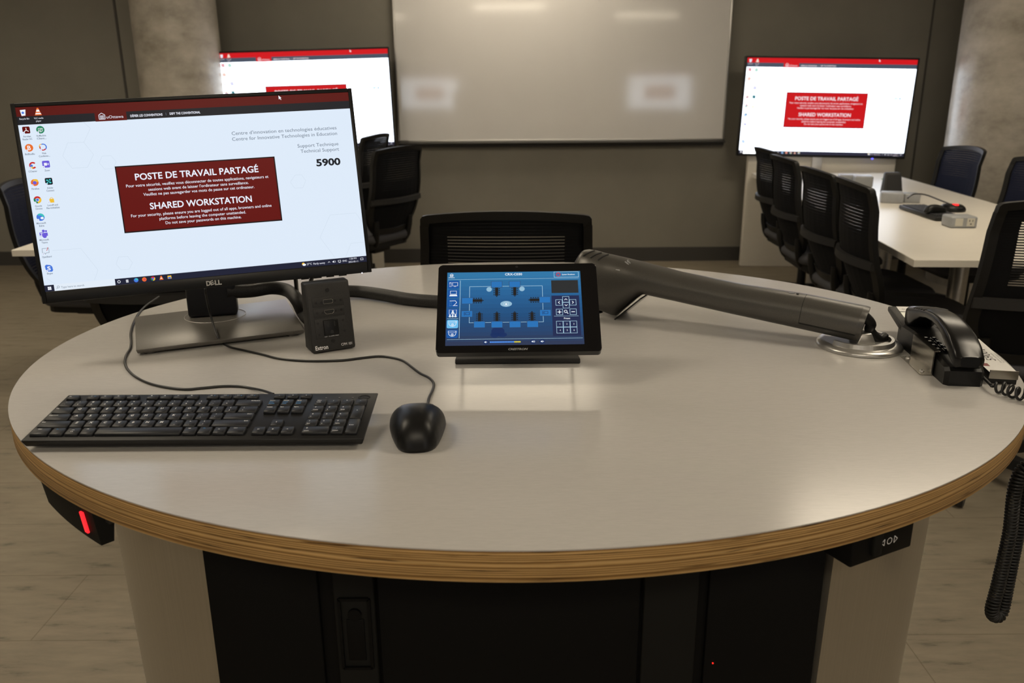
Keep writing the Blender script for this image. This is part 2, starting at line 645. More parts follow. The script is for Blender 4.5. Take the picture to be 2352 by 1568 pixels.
# ------------------------------------------------------------------ desktop picture shown on the displays
PAL_DESK = dict(white=(221, 234, 249), red=(88, 9, 8), dark=(24, 26, 33), panel=(97, 8, 8), rim=(22, 14, 18), txt=(235, 238, 250), grey=(105, 118, 135), ink=(14, 20, 30),
                bar=(26, 30, 52), icw=(240, 243, 250), hexl=(203, 217, 232), lab=(120, 132, 150), yellow=(240, 190, 50), orange=(232, 110, 40), green=(25, 130, 90), purple=(105, 90, 215), blue=(70, 120, 220), teal=(60, 190, 190), lred=(200, 40, 40), search=(226, 236, 247), pink=(225, 60, 100))
PAL_TV = dict(white=(236, 244, 255), red=(208, 18, 28), dark=(72, 80, 96), panel=(200, 16, 24), rim=(70, 60, 66), txt=(250, 236, 242), grey=(243, 246, 252), ink=(158, 190, 214),
              bar=(44, 44, 62), icw=(250, 250, 255), hexl=(253, 254, 255), lab=(222, 236, 244), yellow=(250, 226, 150), orange=(246, 170, 130), green=(150, 215, 190), purple=(190, 190, 240), blue=(160, 200, 250), teal=(70, 130, 140), lred=(220, 120, 130), search=(255, 255, 255), pink=(235, 140, 170))
TV_WHITE = 3.4


def desktop(mb, w, h, tv=False, cursor=(1489, 12)):
    """the shared-workstation desktop, drawn in 1920x1080 units on the plane y=0 facing -y"""
    pal = PAL_TV if tv else PAL_DESK
    pre = 'tv ' if tv else 'monitor '
    names = list(pal)
    mats = [emis('screen ' + pre + n, pal[n], (TV_WHITE if n in ('white', 'search') else 1.0) if tv else 1.0) for n in names]
    ix = {n: i for i, n in enumerate(names)}
    u = w / 1920.0
    eps = 0.00012 if not tv else 0.0004

    def P(x, y, l):
        return Vector(((x - 960) * u, -l * eps, -(y - 540) / 1080 * h))

    def rect(x0, y0, x1, y1, c, l=1):
        mb.poly([P(x0, y1, l), P(x1, y1, l), P(x1, y0, l), P(x0, y0, l)], ix[c])

    def poly(pts, c, l=1):
        mb.poly([P(x, y, l) for x, y in pts], ix[c])

    def ell(cx, cy, rx, ry, c, l=1, a0=0, a1=360, n=20):
        poly([(cx + rx * math.cos(R(a0 + (a1 - a0) * k / n)), cy - ry * math.sin(R(a0 + (a1 - a0) * k / n))) for k in range(n if a1 - a0 >= 360 else n + 1)][::-1], c, l)

    def ring(cx, cy, r, t, c, l=1, a0=0, a1=360, n=20):
        for k in range(n):
            a, b = R(a0 + (a1 - a0) * k / n), R(a0 + (a1 - a0) * (k + 1) / n)
            poly([(cx + r * math.cos(a), cy - r * math.sin(a)), (cx + r * math.cos(b), cy - r * math.sin(b)), (cx + (r - t) * math.cos(b), cy - (r - t) * math.sin(b)), (cx + (r - t) * math.cos(a), cy - (r - t) * math.sin(a))][::-1], c, l)

    def line(x0, y0, x1, y1, t, c, l=1):
        dx, dy = x1 - x0, y1 - y0
        L = math.hypot(dx, dy)
        nx, ny = -dy / L * t / 2, dx / L * t / 2
        q = [(x0 + nx, y0 + ny), (x1 + nx, y1 + ny), (x1 - nx, y1 - ny), (x0 - nx, y0 - ny)]
        poly(q, c, l)

    def txt(s, x, y, cap, c, width=None, align='LEFT', bold=0.0, l=3):
        # y: baseline, cap: capital height in screen px
        M = Matrix.Translation(P(x, y, l)) @ Matrix.Rotation(R(90), 4, 'X')
        mb.text(s, M, cap / 0.73 * h / 1080, ix[c], None if width is None else width * u, align, bold)

    rect(0, 0, 1920, 1080, 'white', 0)
    for hx in ([(249, 217), (337, 219), (380, 293), (336, 366), (252, 366), (211, 290), (249, 217)], [(426, 305), (476, 306), (499, 344), (476, 383), (429, 383), (404, 343), (426, 305)],
               [(432, 911), (483, 912), (506, 953), (481, 991), (436, 991), (413, 952), (432, 911)], [(75, 840), (231, 841), (307, 978), (278, 1040)], [(1531, 495), (1573, 496), (1593, 534), (1570, 577), (1520, 576), (1498, 536), (1531, 495)],
               [(1918, 823), (1883, 761), (1719, 762), (1640, 898), (1721, 1038)], [(1918, 953), (1831, 953), (1786, 1040)], [(20, 1000), (60, 1040)], [(337, 219), (385, 140), (350, 100)]):
        for a, b in zip(hx[:-1], hx[1:]):
            line(*a, *b, 1.6, 'hexl', 1)
    rect(0, 0, 1920, 53, 'red', 1)
    rect(0, 53, 1920, 101, 'dark', 1)
    rect(419, 40, 594, 103, 'red', 2)
    # institution emblem: small building outline
    for a, b in (((441, 66), (457, 55)), ((457, 55), (474, 66)), ((441, 66), (441, 91)), ((474, 66), (474, 91)), ((441, 91), (474, 91))):
        line(*a, *b, 3, 'txt', 3)
    for k in range(5):
        rect(446, 69 + k * 4.2, 469, 71 + k * 4.2, 'txt', 3)
    txt('uOttawa', 482, 88, 17, 'txt', 94)
    txt('DÉFIER LES CONVENTIONS', 615, 87, 14, 'txt', 182, bold=0.02)
    rect(816, 71, 818, 87, 'grey', 3)
    txt('DEFY THE CONVENTIONAL', 838, 85, 14, 'txt', 177, bold=0.02)
    txt("Centre d'innovation en technologies éducatives", 1822, 226, 22, 'grey', 640, 'RIGHT')
    txt('Centre for Innovative Technologies in Education', 1822, 261, 22, 'grey', 642, 'RIGHT')
    txt('Support Technique', 1823, 326, 22, 'grey', 255, 'RIGHT')
    txt('Technical Support', 1823, 360, 22, 'grey', 240, 'RIGHT')
    txt('5900', 1823, 448, 44, 'ink', 152, 'RIGHT', bold=0.035)
    rect(486, 371, 1420, 772, 'rim', 1)
    rect(493, 378, 1413, 764, 'panel', 2)
    txt('POSTE DE TRAVAIL PARTAGÉ', 952, 460, 40, 'txt', 722, 'CENTER', bold=0.02)
    txt('Pour votre sécurité, veuillez vous déconnecter de toutes applications, navigateurs et', 951, 500, 18, 'txt', 834, 'CENTER', bold=0.006)
    txt("sessions web avant de laisser l'ordinateur sans surveillance.", 950, 529, 18, 'txt', 588, 'CENTER', bold=0.006)
    txt('Veuillez ne pas sauvegarder vos mots de passe sur cet ordinateur.', 950, 557, 18, 'txt', 652, 'CENTER', bold=0.006)
    txt('SHARED WORKSTATION', 951, 640, 40, 'txt', 600, 'CENTER', bold=0.02)
    txt('For your security, please ensure you are logged out of all apps, browsers and online', 951, 680, 18, 'txt', 828, 'CENTER', bold=0.006)
    txt('platforms before leaving the computer unattended.', 950, 709, 18, 'txt', 510, 'CENTER', bold=0.006)
    txt('Do not save your passwords on this machine.', 951, 737, 18, 'txt', 448, 'CENTER', bold=0.006)
    # pointer
    cx, cy = cursor
    poly([(cx, cy - 12), (cx, cy + 13), (cx + 6, cy + 8), (cx + 12, cy + 17), (cx + 15, cy + 15), (cx + 10, cy + 6), (cx + 17, cy + 5)], 'icw', 4)
    # taskbar
    rect(0, 1042, 1920, 1080, 'bar', 1)
    rect(52, 1041, 392, 1080, 'search', 2)
    for dx in (0, 10):
        for dy in (0, 10):
            rect(17 + dx, 1052 + dy, 26 + dx, 1061 + dy, 'icw', 2)
    ring(75, 1058, 7, 2, 'grey', 3)
    line(70, 1063, 64, 1069, 2, 'grey', 3)
    txt('Type here to search', 90, 1067, 12, 'grey', 128)
    ring(414, 1061, 9, 3, 'icw', 3)
    rect(454, 1053, 468, 1058, 'icw', 3)
    rect(454, 1060, 468, 1064, 'icw', 3)
    rect(454, 1066, 468, 1070, 'icw', 3)
    ell(512, 1061, 13, 13, 'blue', 3)
    ell(515, 1056, 9, 6, 'teal', 4)
    ell(559, 1061, 13, 13, 'orange', 3)
    ell(561, 1062, 6, 6, 'pink', 4)
    ring(609, 1061, 13, 7, 'lred', 3, 30, 150)
    ring(609, 1061, 13, 7, 'green', 3, 150, 270)
    ring(609, 1061, 13, 7, 'yellow', 3, 270, 390)
    ell(609, 1061, 6, 6, 'purple', 4)
    poly([(645, 1073), (669, 1073), (660, 1049), (654, 1049)], 'orange', 3)
    poly([(651, 1066), (663, 1066), (661, 1060), (653, 1060)], 'icw', 4)
    rect(694, 1052, 716, 1071, 'yellow', 3)
    rect(697, 1060, 713, 1070, 'blue', 4)
    ell(1516, 1058, 9, 9, 'yellow', 3)
    ell(1521, 1063, 11, 7, 'icw', 4)
    txt('27°C', 1537, 1067, 13, 'txt', 32)
    txt('Partly sunny', 1579, 1068, 13, 'txt', 73)
    line(1671, 1064, 1678, 1057, 2, 'icw', 3)
    line(1678, 1057, 1685, 1064, 2, 'icw', 3)
    poly([(1700, 1058), (1705, 1058), (1711, 1053), (1711, 1069), (1705, 1064), (1700, 1064)], 'icw', 3)
    ring(1711, 1061, 9, 2, 'icw', 3, -45, 45, 6)
    for q in ((1736, 1054, 1754, 1056), (1736, 1065, 1754, 1067), (1736, 1054, 1738, 1067), (1752, 1054, 1754, 1067), (1740, 1069, 1750, 1071)):
        rect(*q, 'icw', 3)
    txt('ENG', 1765, 1067, 12, 'txt', 27)
    txt('1:28 PM', 1832, 1057, 11, 'txt', 46, 'CENTER')
    txt('2022-05-11', 1832, 1077, 11, 'txt', 62, 'CENTER')
    for q in ((1880, 1053, 1898, 1055), (1880, 1065, 1898, 1067), (1880, 1053, 1882, 1067), (1896, 1053, 1898, 1067)):
        rect(*q, 'icw', 3)
    # desktop icons: plain generic marks in the colours of the originals
    poly([(22, 16), (52, 14), (48, 48), (27, 50)], 'icw', 3)
    ell(36, 32, 7, 7, 'blue', 4)
    poly([(97, 50), (135, 50), (121, 8), (113, 8)], 'orange', 3)
    poly([(107, 30), (127, 30), (123, 18), (111, 18)], 'icw', 4)
    poly([(101, 44), (133, 44), (130, 37), (104, 37)], 'icw', 4)
    txt('Recycle Bin', 39, 71, 10, 'txt', 52, 'CENTER')
    txt('VLC media', 115, 71, 10, 'txt', 50, 'CENTER')
    txt('player', 113, 87, 10, 'txt', 28, 'CENTER')

    def sq(x, y, c, r=20, l=2):
        rect(x - r, y - r + 3, x + r, y + r - 3, c, l)
        rect(x - r + 3, y - r, x + r - 3, y + r, c, l)

    def label(x, y, ln):
        for k, s in enumerate(ln):
            txt(s, x, y + k * 16, 10.5, 'lab', 9 + 4.7 * len(s), 'CENTER', bold=0.02)

    def arrow(x, y):
        rect(x - 20, y + 10, x - 9, y + 21, 'icw', 5)
        line(x - 18, y + 19, x - 12, y + 13, 2, 'blue', 6)
    sq(39, 131, 'panel' if not tv else 'lred')
    for a in (90, 210, 330):
        line(39, 132, 39 + 14 * math.cos(R(a)), 132 - 14 * math.sin(R(a)), 4, 'icw', 3)
    ell(114, 133, 22, 22, 'green', 2)
    for q in ((102, 124, 127, 126), (102, 140, 127, 142), (102, 124, 104, 142), (125, 124, 127, 142), (110, 144, 119, 147)):
        rect(*q, 'icw', 3)
    line(106, 139, 116, 127, 2, 'icw', 3)
    line(113, 139, 123, 127, 2, 'icw', 3)
    ell(39, 233, 22, 22, 'orange', 2)
    txt('B', 39, 246, 26, 'icw', 18, 'CENTER', bold=0.02)
    ring(114, 233, 20, 6, 'blue', 2, -60, 120)
    ring(112, 236, 18, 6, 'lred', 3, 150, 330)
    ring(108, 230, 16, 4, 'yellow', 3, 90, 200)
    ring(44, 335, 20, 9, 'lred', 2, 40, 320)
    ell(36, 338, 8, 8, 'blue', 3)
    ell(36, 348, 8, 6, 'yellow', 4)
    sq(115, 333, 'purple')
    rect(104, 325, 120, 341, 'icw', 3)
    poly([(121, 333), (129, 326), (129, 340)], 'icw', 3)
    ell(39, 435, 21, 20, 'orange', 2)
    ell(45, 425, 14, 10, 'yellow', 3)
    ell(39, 436, 10, 10, 'purple', 4)
    sq(115, 433, 'ink' if not tv else 'teal')
    for q in ((102, 422, 112, 430), (118, 420, 127, 429), (103, 437, 111, 446), (117, 436, 128, 445)):
        rect(*q, 'teal', 3)
    line(108, 427, 122, 440, 5, 'teal', 3)
    ring(39, 536, 21, 12, 'lred', 2, 30, 150)
    ring(39, 536, 21, 12, 'green', 2, 150, 270)
    ring(39, 536, 21, 12, 'yellow', 2, 270, 390)
    ell(39, 536, 10, 10, 'icw', 3)
    ell(39, 536, 8, 8, 'blue', 4)
    rect(102, 536, 127, 558, 'yellow', 2)
    ring(115, 536, 9, 3, 'yellow', 2, 0, 180, 10)
    ell(40, 638, 22, 22, 'blue', 2)
    ring(40, 638, 22, 12, 'teal', 3, 0, 130)
    ell(48, 644, 9, 7, 'icw', 4)
    rect(20, 728, 42, 752, 'purple', 3)
    txt('T', 31, 748, 16, 'icw', 13, 'CENTER', bold=0.03, l=4)
    ell(43, 720, 8, 8, 'purple', 2)
    ell(57, 722, 6, 6, 'purple', 2)
    rect(42, 731, 64, 750, 'purple', 2)
    ell(46, 752, 11, 10, 'purple', 2)
    for a, b in (((20, 823), (56, 823)), ((56, 823), (56, 850)), ((56, 850), (40, 850)), ((40, 850), (33, 858)), ((33, 858), (32, 850)), ((32, 850), (20, 850)), ((20, 850), (20, 823))):
        line(*a, *b, 2, 'grey', 2)
    line(44, 838, 54, 818, 3, 'lred', 3)
    ell(41, 942, 20, 20, 'blue', 2)
    ell(32, 932, 12, 12, 'blue', 2)
    ell(50, 952, 12, 12, 'blue', 2)
    txt('S', 41, 954, 24, 'icw', 18, 'CENTER', bold=0.03)
    for x, y in ((39, 131), (114, 133), (39, 233), (114, 233), (44, 335), (115, 333), (39, 435), (115, 433), (39, 536), (114, 538), (40, 638), (41, 735), (39, 840), (41, 942)):
        arrow(x, y)
    label(38, 172, ['Acrobat', 'Reader DC'])
    label(114, 172, ['NoMachine', 'Client...'][:2])
    label(38, 274, ['BigBlueButton'[:9]])
    label(114, 274, ['Web', 'Conferen...'])
    label(39, 374, ['CCleaner'])
    label(116, 374, ['Zoom'])
    label(38, 476, ['Firefox'])
    label(116, 476, ['Adobe', 'Connect'])
    label(39, 577, ['Google', 'Chrome'])
    label(116, 577, ['Logoff and', 'Re-initialize'])
    label(39, 678, ['Microsoft', 'Edge'])
    label(40, 777, ['Microsoft', 'Teams'])
    label(40, 878, ['OpenBoard'])
    label(41, 978, ['Skype'])
    return mats


# ------------------------------------------------------------------ wall displays, media panels, tables
def display(label, c, yaw, roll, w=1.226, h=0.690, led=True, group=None):
    t = thing('wall_display', label, 'display', c)
    t.rotation_euler = (0, roll, yaw)
    mb = MB()
    mb.box((0, 0.036, 0), (w + 0.024, 0.05, h + 0.03), bev=0.006)
    mb.obj('casing', M_BLK, t)
    mb = MB()
    mats = desktop(mb, w, h, True)
    o = mb.obj('screen', mats, t)
    o.location = (0, 0.0085, 0.003)
    mb = MB()
    for s in (-1, 1):
        mb.box((s * (w / 2 + 0.006), 0.008, 0), (0.012, 0.012, h + 0.03), bev=0.002)
    mb.box((0, 0.008, h / 2 + 0.0095), (w + 0.024, 0.012, 0.012), bev=0.002)
    mb.box((0, 0.008, -h / 2 - 0.006), (w + 0.024, 0.012, 0.018), bev=0.002)
    mb.obj('bezel', M_BLK, t)
    if led:
        mb = MB()
        mb.box((w * 0.315, 0.004, -h / 2 - 0.0175), (0.014, 0.012, 0.010), bev=0.003)
        mb.obj('power_light', emis('blue led', (90, 90, 255), 3.0), t)
    return t


tvR = display('wall display at right showing the whole red shared-workstation notice', (2.357, 6.34, 1.214), R(-3.6), R(1.25))
_tc = ay(707, 231, 6.34)
tvL = display('wall display at left, partly hidden behind the desk monitor', (_tc.x, 6.34, _tc.z), R(3.4), R(-1.35))
display('display facing the whiteboard from behind the camera, left one, seen as a reflection', (-1.72, -4.9, 1.33), R(180), 0, led=False)
display('display facing the whiteboard from behind the camera, right one, seen as a reflection', (2.9, -3.3, 1.33), R(180), 0, led=False)


def media_panel(label, x0, x1, y, top, yaw):
    cx = (x0 + x1) / 2
    t = thing('partition', label, 'partition', (cx, y, 0), yaw)
    w = x1 - x0
    mb = MB()
    mb.box((0, 0.03, top / 2), (w, 0.06, top), bev=0.003)
    mb.box((0, -0.003, 0.80), (w, 0.008, 0.004))
    mb.obj('panel', M_DESK, t)
    mb = MB()
    mb.box((-0.04, -0.01, (0.742 + top) / 2), (0.075, 0.022, top - 0.745), bev=0.003)
    mb.obj('mount_post', M_ALU, t)
    return t


media_panel('pale wooden panel standing at the far end of the right table below the display', 1.83, 2.94, 6.405, 1.15, R(-3.6))
media_panel('pale wooden panel standing at the far end of the left table below the display', -2.17, -1.02, 6.405, 1.15, R(3.4))


def media_table(label, pts, legs, group):
    t = thing('media_table', label, 'table', (0, 0, 0))
    mb = MB()
    mb.prism([(p[0], p[1]) for p in pts], 0.713, 0.74, bev=0.003)
    mb.obj('tabletop', M_DESK, t)
    for (a, b) in legs:
        mb = MB()
        mb.cyl(a, b, 0.040, 0.036, 24)
        mb.cyl(b, (b[0], b[1], 0.0), 0.045, 0.05, 24)
        mb.obj('leg', M_ALU, t)
    mb = MB()
    cx = sum(p[0] for p in pts) / 4
    mb.box((cx, 4.7, 0.66), (0.35, 2.4, 0.06), bev=0.01)
    mb.obj('cable_trough', M_BLK, t)
    return t


media_table('long white table at right carrying power boxes, keyboard and mouse',
            [(1.50, 3.0), (2.50, 2.93), (2.86, 6.35), (1.85, 6.38)], [((2.02, 3.62, 0.71), (2.02, 3.62, 0.01)), ((2.40, 3.2, 0.70), (2.38, 3.26, 0.01)), ((2.1, 5.6, 0.70), (2.1, 5.6, 0.01)), ((2.6, 5.6, 0.7), (2.6, 5.6, 0.01))], 'media tables')
media_table('long white table at left, mostly hidden behind the desk monitor',
            [(-2.055, 3.33), (-0.80, 3.33), (-1.09, 6.38), (-2.14, 6.345)], [((-1.45, 3.68, 0.71), (-1.45, 3.68, 0.01)), ((-1.05, 3.6, 0.70), (-1.06, 3.66, 0.01)), ((-1.9, 5.6, 0.7), (-1.9, 5.6, 0.01)), ((-1.55, 5.5, 0.7), (-1.55, 5.5, 0.01))], 'media tables')


# ------------------------------------------------------------------ office chairs
def chair_back_half(z):
    """half width of the back at height z"""
    if z > 0.70:
        hw = 0.238 - 0.012 * (z - 0.70) / 0.29
    else:
        q = max(0.0, (0.70 - z) / 0.22)
        hw = 0.238 * (1 - max(0, q - 0.15) ** 2.6 * 0.62)
    return hw


def back_y(x, z):
    return -0.215 - (z - 0.48) * 0.25 + 0.9 * x * x - 0.03 * math.sin(math.pi * max(0, min(1, (z - 0.5) / 0.4)))


def make_chair(label, meshmat, group, window=True, rib=0.93, pitch=0.0125):
    t = thing('office_chair', label, 'chair', (0, 0, 0), 0, group)
    mb = MB()
    rings = []
    for z, k, in ((0.425, 0.86), (0.43, 0.95), (0.445, 1.0), (0.465, 1.0), (0.48, 0.95), (0.487, 0.82), (0.489, 0.5)):
        rings.append([Vector((x * k, y * k + 0.01, z - 0.015 * (abs(y) / 0.24) ** 3 * (1 if y > 0 else 0))) for x, y in rrect(0.49, 0.47, 0.11, 6)])
    mb.loft(rings)
    mb.obj('seat', M_CHS, t)
    mb = MB()
    mb.prism(rrect(0.42, 0.40, 0.08, 5), 0.395, 0.43)
    mb.box((0, -0.02, 0.375), (0.16, 0.22, 0.05), bev=0.012)
    mb.obj('seat_pan', M_CHF, t)
    # frame ring
    n = 64
    outer, inner = [], []
    TOPZ, BOTZ = 0.99, 0.485
    prof = []
    for i in range(33):
        z = BOTZ + (TOPZ - 0.03 - BOTZ) * i / 32
        prof.append((chair_back_half(z), z))
    top = [(0.226, TOPZ - 0.03), (0.225, TOPZ - 0.012), (0.219, TOPZ - 0.004), (0.205, TOPZ)]
    for k in range(1, 9):
        xx = 0.205 * (1 - k / 8)
        top.append((xx, TOPZ + 0.016 * (1 - (xx / 0.205) ** 2)))
    right = prof + top
    bottomx = prof[0][0]
    bot = [(bottomx * (k / 6), BOTZ - 0.006 * (1 - (k / 6) ** 2)) for k in range(0, 6)]
    half = bot + right
    loop = half + [(-x, z) for x, z in half[-2:0:-1]]
    cx, cz = 0, 0.74

    def inset(i, d):
        x, z = loop[i]
        x0, z0 = loop[i - 1]
        x1, z1 = loop[(i + 1) % len(loop)]
        tx, tz = x1 - x0, z1 - z0
        L = math.hypot(tx, tz) or 1
        return (x - tz / L * d, z + tx / L * d)
    mb = MB()
    rr = []
    for i in range(len(loop)):
        x, z = loop[i]
        d = 0.024 if z > 0.7 else 0.034
        xi, zi = inset(i, d)
        rr.append([Vector((x, back_y(x, z) - 0.010, z)), Vector((x, back_y(x, z) + 0.012, z)), Vector((xi, back_y(xi, zi) + 0.010, zi)), Vector((xi, back_y(xi, zi) - 0.008, zi))])
    rr.append(rr[0])
    mb.loft(rr, caps=False)
    mb.obj('back_frame', M_CHF, t, autos=40)
    # mesh: horizontal ribs
    mb = MB()
    z = 0.505
    while z < 0.972:
        hw = chair_back_half(z) - 0.012
        if z > 0.955:
            hw = min(hw, 0.222)
        win = 0.735 < z < 0.925 and window
        for x0, x1, hh in ((-hw, -0.155, pitch * 0.985), (-0.155, 0.155, pitch * (rib if win else 0.985)), (0.155, hw, pitch * 0.985)):
            if x1 <= x0:
                continue
            m = 6
            for k in range(m):
                a, b = x0 + (x1 - x0) * k / m, x0 + (x1 - x0) * (k + 1) / m
                lift = lambda x: 0.010 * (1 - (x / 0.23) ** 2) * max(0, (z - 0.8) / 0.19)
                q = [Vector((a, back_y(a, z) + 0.002, z + lift(a))), Vector((b, back_y(b, z) + 0.002, z + lift(b))), Vector((b, back_y(b, z) + 0.001, z + hh + lift(b))), Vector((a, back_y(a, z) + 0.001, z + hh + lift(a)))]
                q2 = [p + Vector((0, -0.003, 0)) for p in q]
                mb.add(q + q2, [(0, 3, 2, 1), (4, 5, 6, 7), (3, 7, 6, 2), (0, 1, 5, 4)], 0, False)
        z += pitch
    mb.obj('back_mesh', meshmat, t)
    mb = MB()
    rr = []
    for k in range(21):
        x = -0.236 + 0.472 * k / 20
        y = back_y(x, 0.69)
        rr.append([Vector((x, y - 0.024, 0.672)), Vector((x, y - 0.006, 0.668)), Vector((x, y - 0.006, 0.705)), Vector((x, y - 0.022, 0.700))])
    mb.loft(rr)
    mb.obj('lumbar_bar', M_CHG, t, autos=40)
    for s in (-1, 1):
        mb = MB()
        mb.tube(smooth_path([(s * 0.165, -0.228, 0.57), (s * 0.16, -0.222, 0.50), (s * 0.14, -0.190, 0.42), (s * 0.08, -0.06, 0.375)], 5), 0.019, 10)
        mb.obj('back_support', M_CHF, t)
    mb = MB()
    mb.cyl((0, 0, 0.10), (0, 0, 0.36), 0.028, 0.025, 20)
    mb.cyl((0, 0, 0.07), (0, 0, 0.12), 0.045, 0.04, 20)
    mb.obj('gas_column', M_CHF, t)
    for k in range(5):
        a = R(90 + 72 * k)
        d = Vector((math.cos(a), math.sin(a), 0))
        mb = MB()
        p0, p1 = d * 0.03 + Vector((0, 0, 0.105)), d * 0.30 + Vector((0, 0, 0.075))
        w = Vector((-d.y, d.x, 0))
        rs = []
        for p, hw, hh in ((p0, 0.03, 0.022), (p1, 0.018, 0.013)):
            rs.append([p + w * hw + Vector((0, 0, -hh)), p + w * hw * 0.8 + Vector((0, 0, hh)), p - w * hw * 0.8 + Vector((0, 0, hh)), p - w * hw + Vector((0, 0, -hh))])
        mb.loft(rs, smooth=False)
        mb.obj('base_leg', M_CHF, t)
        mb = MB()
        c = d * 0.295
        for s in (-1, 1):
            mb.cyl(c + w * (s * 0.008) + Vector((0, 0, 0.03)), c + w * (s * 0.024) + Vector((0, 0, 0.03)), 0.03, 0.028, 16)
        mb.cyl(c + Vector((0, 0, 0.03)), c + Vector((0, 0, 0.075)), 0.009, seg=10)
        mb.obj('caster', M_CASTER, t)
    return t


GC = 'office chairs around the media tables'
BACKD = 0.335     # distance from seat centre to the top of the back


def place(first, tip, facing, label, dz=0.0):
    """tip: middle of the top edge of the back (x, y); facing: unit direction the sitter looks"""
    f = Vector((facing[0], facing[1], 0)).normalized()
    rz = math.atan2(-f.x, f.y)
    loc = (tip[0] + f.x * BACKD, tip[1] + f.y * BACKD, 0.0)
    if first is None:
        return loc, rz
    c = dup(first, loc, rz, label)
    c.scale = (1, 1, 1 + dz / 0.99)     # seat height set a little higher or lower
    return c


ch = make_chair('black mesh office chair close behind the podium and touch panel', M_CHM, GC, True, 0.76, 0.0088)
l0, r0 = place(None, (-0.016, 2.27), (0.03, 1), '')
ch.location, ch.rotation_euler = l0, (0, 0, r0)
ch.location.z = 0.0
ch.scale = (1.07, 1.03, 1.03)
def turn_base(c):
    for k in kids(c):
        if k.name.startswith(('base_leg', 'caster')):
            k.rotation_euler = (0, 0, R(36))


chm = make_chair('nearest of the four chairs in a row along the left side of the right table', M_CHM, GC, True, 0.955)
l0, r0 = place(None, (1.353, 3.36), (1, -0.10), '')
chm.location, chm.rotation_euler = l0, (0, 0, r0)
ch = chm
turn_base(place(ch, (1.385, 3.86), (1, -0.025), 'second nearest of the four chairs along the left side of the right table'))
place(ch, (1.465, 4.60), (1, -0.025), 'third of the four chairs along the left side of the right table')
turn_base(place(ch, (1.56, 5.24), (1, 0.0), 'farthest of the four chairs along the right table, nearest the whiteboard'))
che = make_chair('black office chair cut by the right edge, at the near end of the right table', M_CHM, GC, True, 0.5, 0.0076)
l0, r0 = place(None, (1.665, 2.38), (0.05, 1), '')
che.location, che.rotation_euler = l0, (0, 0, r0)
che.scale = (1, 1, 1.038)
place(ch, (-0.655, 5.12), (-0.85, 0.53), 'black chair standing just right of the desk monitor, turned away from the podium', 0.03)
turn_base(place(ch, (-0.90, 5.85), (-0.97, 0.26), 'chair half hidden against the left display, its tip in front of the screen', 0.07))
place(ch, (-1.20, 2.66), (-0.1, 1), 'chair beneath the desk monitor at the near end of the left table')
chn = make_chair('navy-backed office chair facing the right table in front of the concrete column', M_CHN, GC, False)
l0, r0 = place(None, (2.86, 5.22), (-1, -0.05), '')
chn.location, chn.rotation_euler = l0, (0, 0, r0)
place(chn, (2.80, 4.35), (-1, 0.0), 'navy office chair of which only a sliver shows at the right edge')
place(chn, (-2.29, 3.9), (1, -0.1), 'navy office chair at the far left, behind the left table', -0.03)


# ------------------------------------------------------------------ things on the right table
def power_box(label, c, rz, w, d, h, sockets, group):
    t = thing('power_box', label, 'power box', c, rz, group)
    mb = MB()
    mb.box((0, 0, h / 2), (w, d, h), bev=0.008, seg=3)
    mb.obj('housing', M_SILV, t)
    if sockets:
        mb = MB()
        mb.box((-w * 0.2, -d / 2, h * 0.52), (0.034, 0.004, 0.034), bev=0.001)
        mb.obj('blank_plate', M_IVORY, t)
        mb = MB()
        mb.box((w * 0.24, -d / 2, h * 0.52), (0.034, 0.004, 0.036), 0, bev=0.001)
        for x, z, a, b in ((-0.007, 0.007, 0.003, 0.009), (0.007, 0.007, 0.003, 0.008), (0, -0.008, 0.006, 0.006)):
            mb.box((w * 0.24 + x, -d / 2 - 0.0022, h * 0.52 + z), (a, 0.001, b), 1)
        mb.obj('outlet', [M_IVORY, M_INK], t)
    return t


GP = 'silver power boxes on the right table'
_p = az(2212, 524, .74)
power_box('silver power box with an outlet, nearest on the right table', (_p.x + 0.005, _p.y + 0.05, .74), R(-3), 0.118, 0.10, 0.052, True, GP)
_p = az(2056, 467, .74)
power_box('silver power box on the right table in front of the dark upright speaker', (_p.x, _p.y + 0.05, .74), R(-20), 0.115, 0.11, 0.058, False, GP)
_p = az(2099, 467, .74)
power_box('silver power box on the right table just right of the dark upright speaker', (_p.x, _p.y + 0.05, .74), R(-12), 0.085, 0.10, 0.052, False, GP)
_p = az(1953, 423, .74)
power_box('leftmost far silver power box, half behind a chair back at the right table', (_p.x, _p.y + 0.05, .74), R(-15), 0.12, 0.11, 0.06, False, GP)
_p = az(1989, 430, .74)
power_box('far silver power box on the right table, beside the leftmost one', (_p.x, _p.y + 0.06, .74), R(-15), 0.11, 0.13, 0.07, False, GP)
_p = az(2057, 447, .74)
t = thing('desktop_speaker', 'dark upright tapered speaker standing among the silver power boxes', 'speaker', (_p.x, _p.y + 0.06, .74), R(-10))
mb = MB()
mb.hexa([(-0.055, -0.05, 0), (0.055, -0.05, 0), (0.055, 0.05, 0), (-0.055, 0.05, 0), (-0.045, 0.0, 0.125), (0.045, 0.0, 0.125), (0.045, 0.05, 0.125), (-0.045, 0.05, 0.125)], bev=0.008)
mb.obj('cabinet', M_BLKM, t)
mb = MB()
mb.hexa([(-0.045, -0.05, 0.012), (0.045, -0.05, 0.012), (0.045, -0.045, 0.012), (-0.045, -0.045, 0.012), (-0.038, -0.006, 0.115), (0.038, -0.006, 0.115), (0.038, 0.0, 0.115), (-0.038, 0.0, 0.115)])
mb.obj('grille', M_BLK, t)
_p = az(1909, 420, .74)
mb = MB()
mb.box((0, 0, 0.012), (0.10, 0.10, 0.024), bev=0.006)
o = mb.obj('conference_microphone', M_BLK)
o.location = (_p.x, _p.y, .74)
tag(o, 'flat black conference microphone lying at the far end of the right table between chair backs', 'microphone')
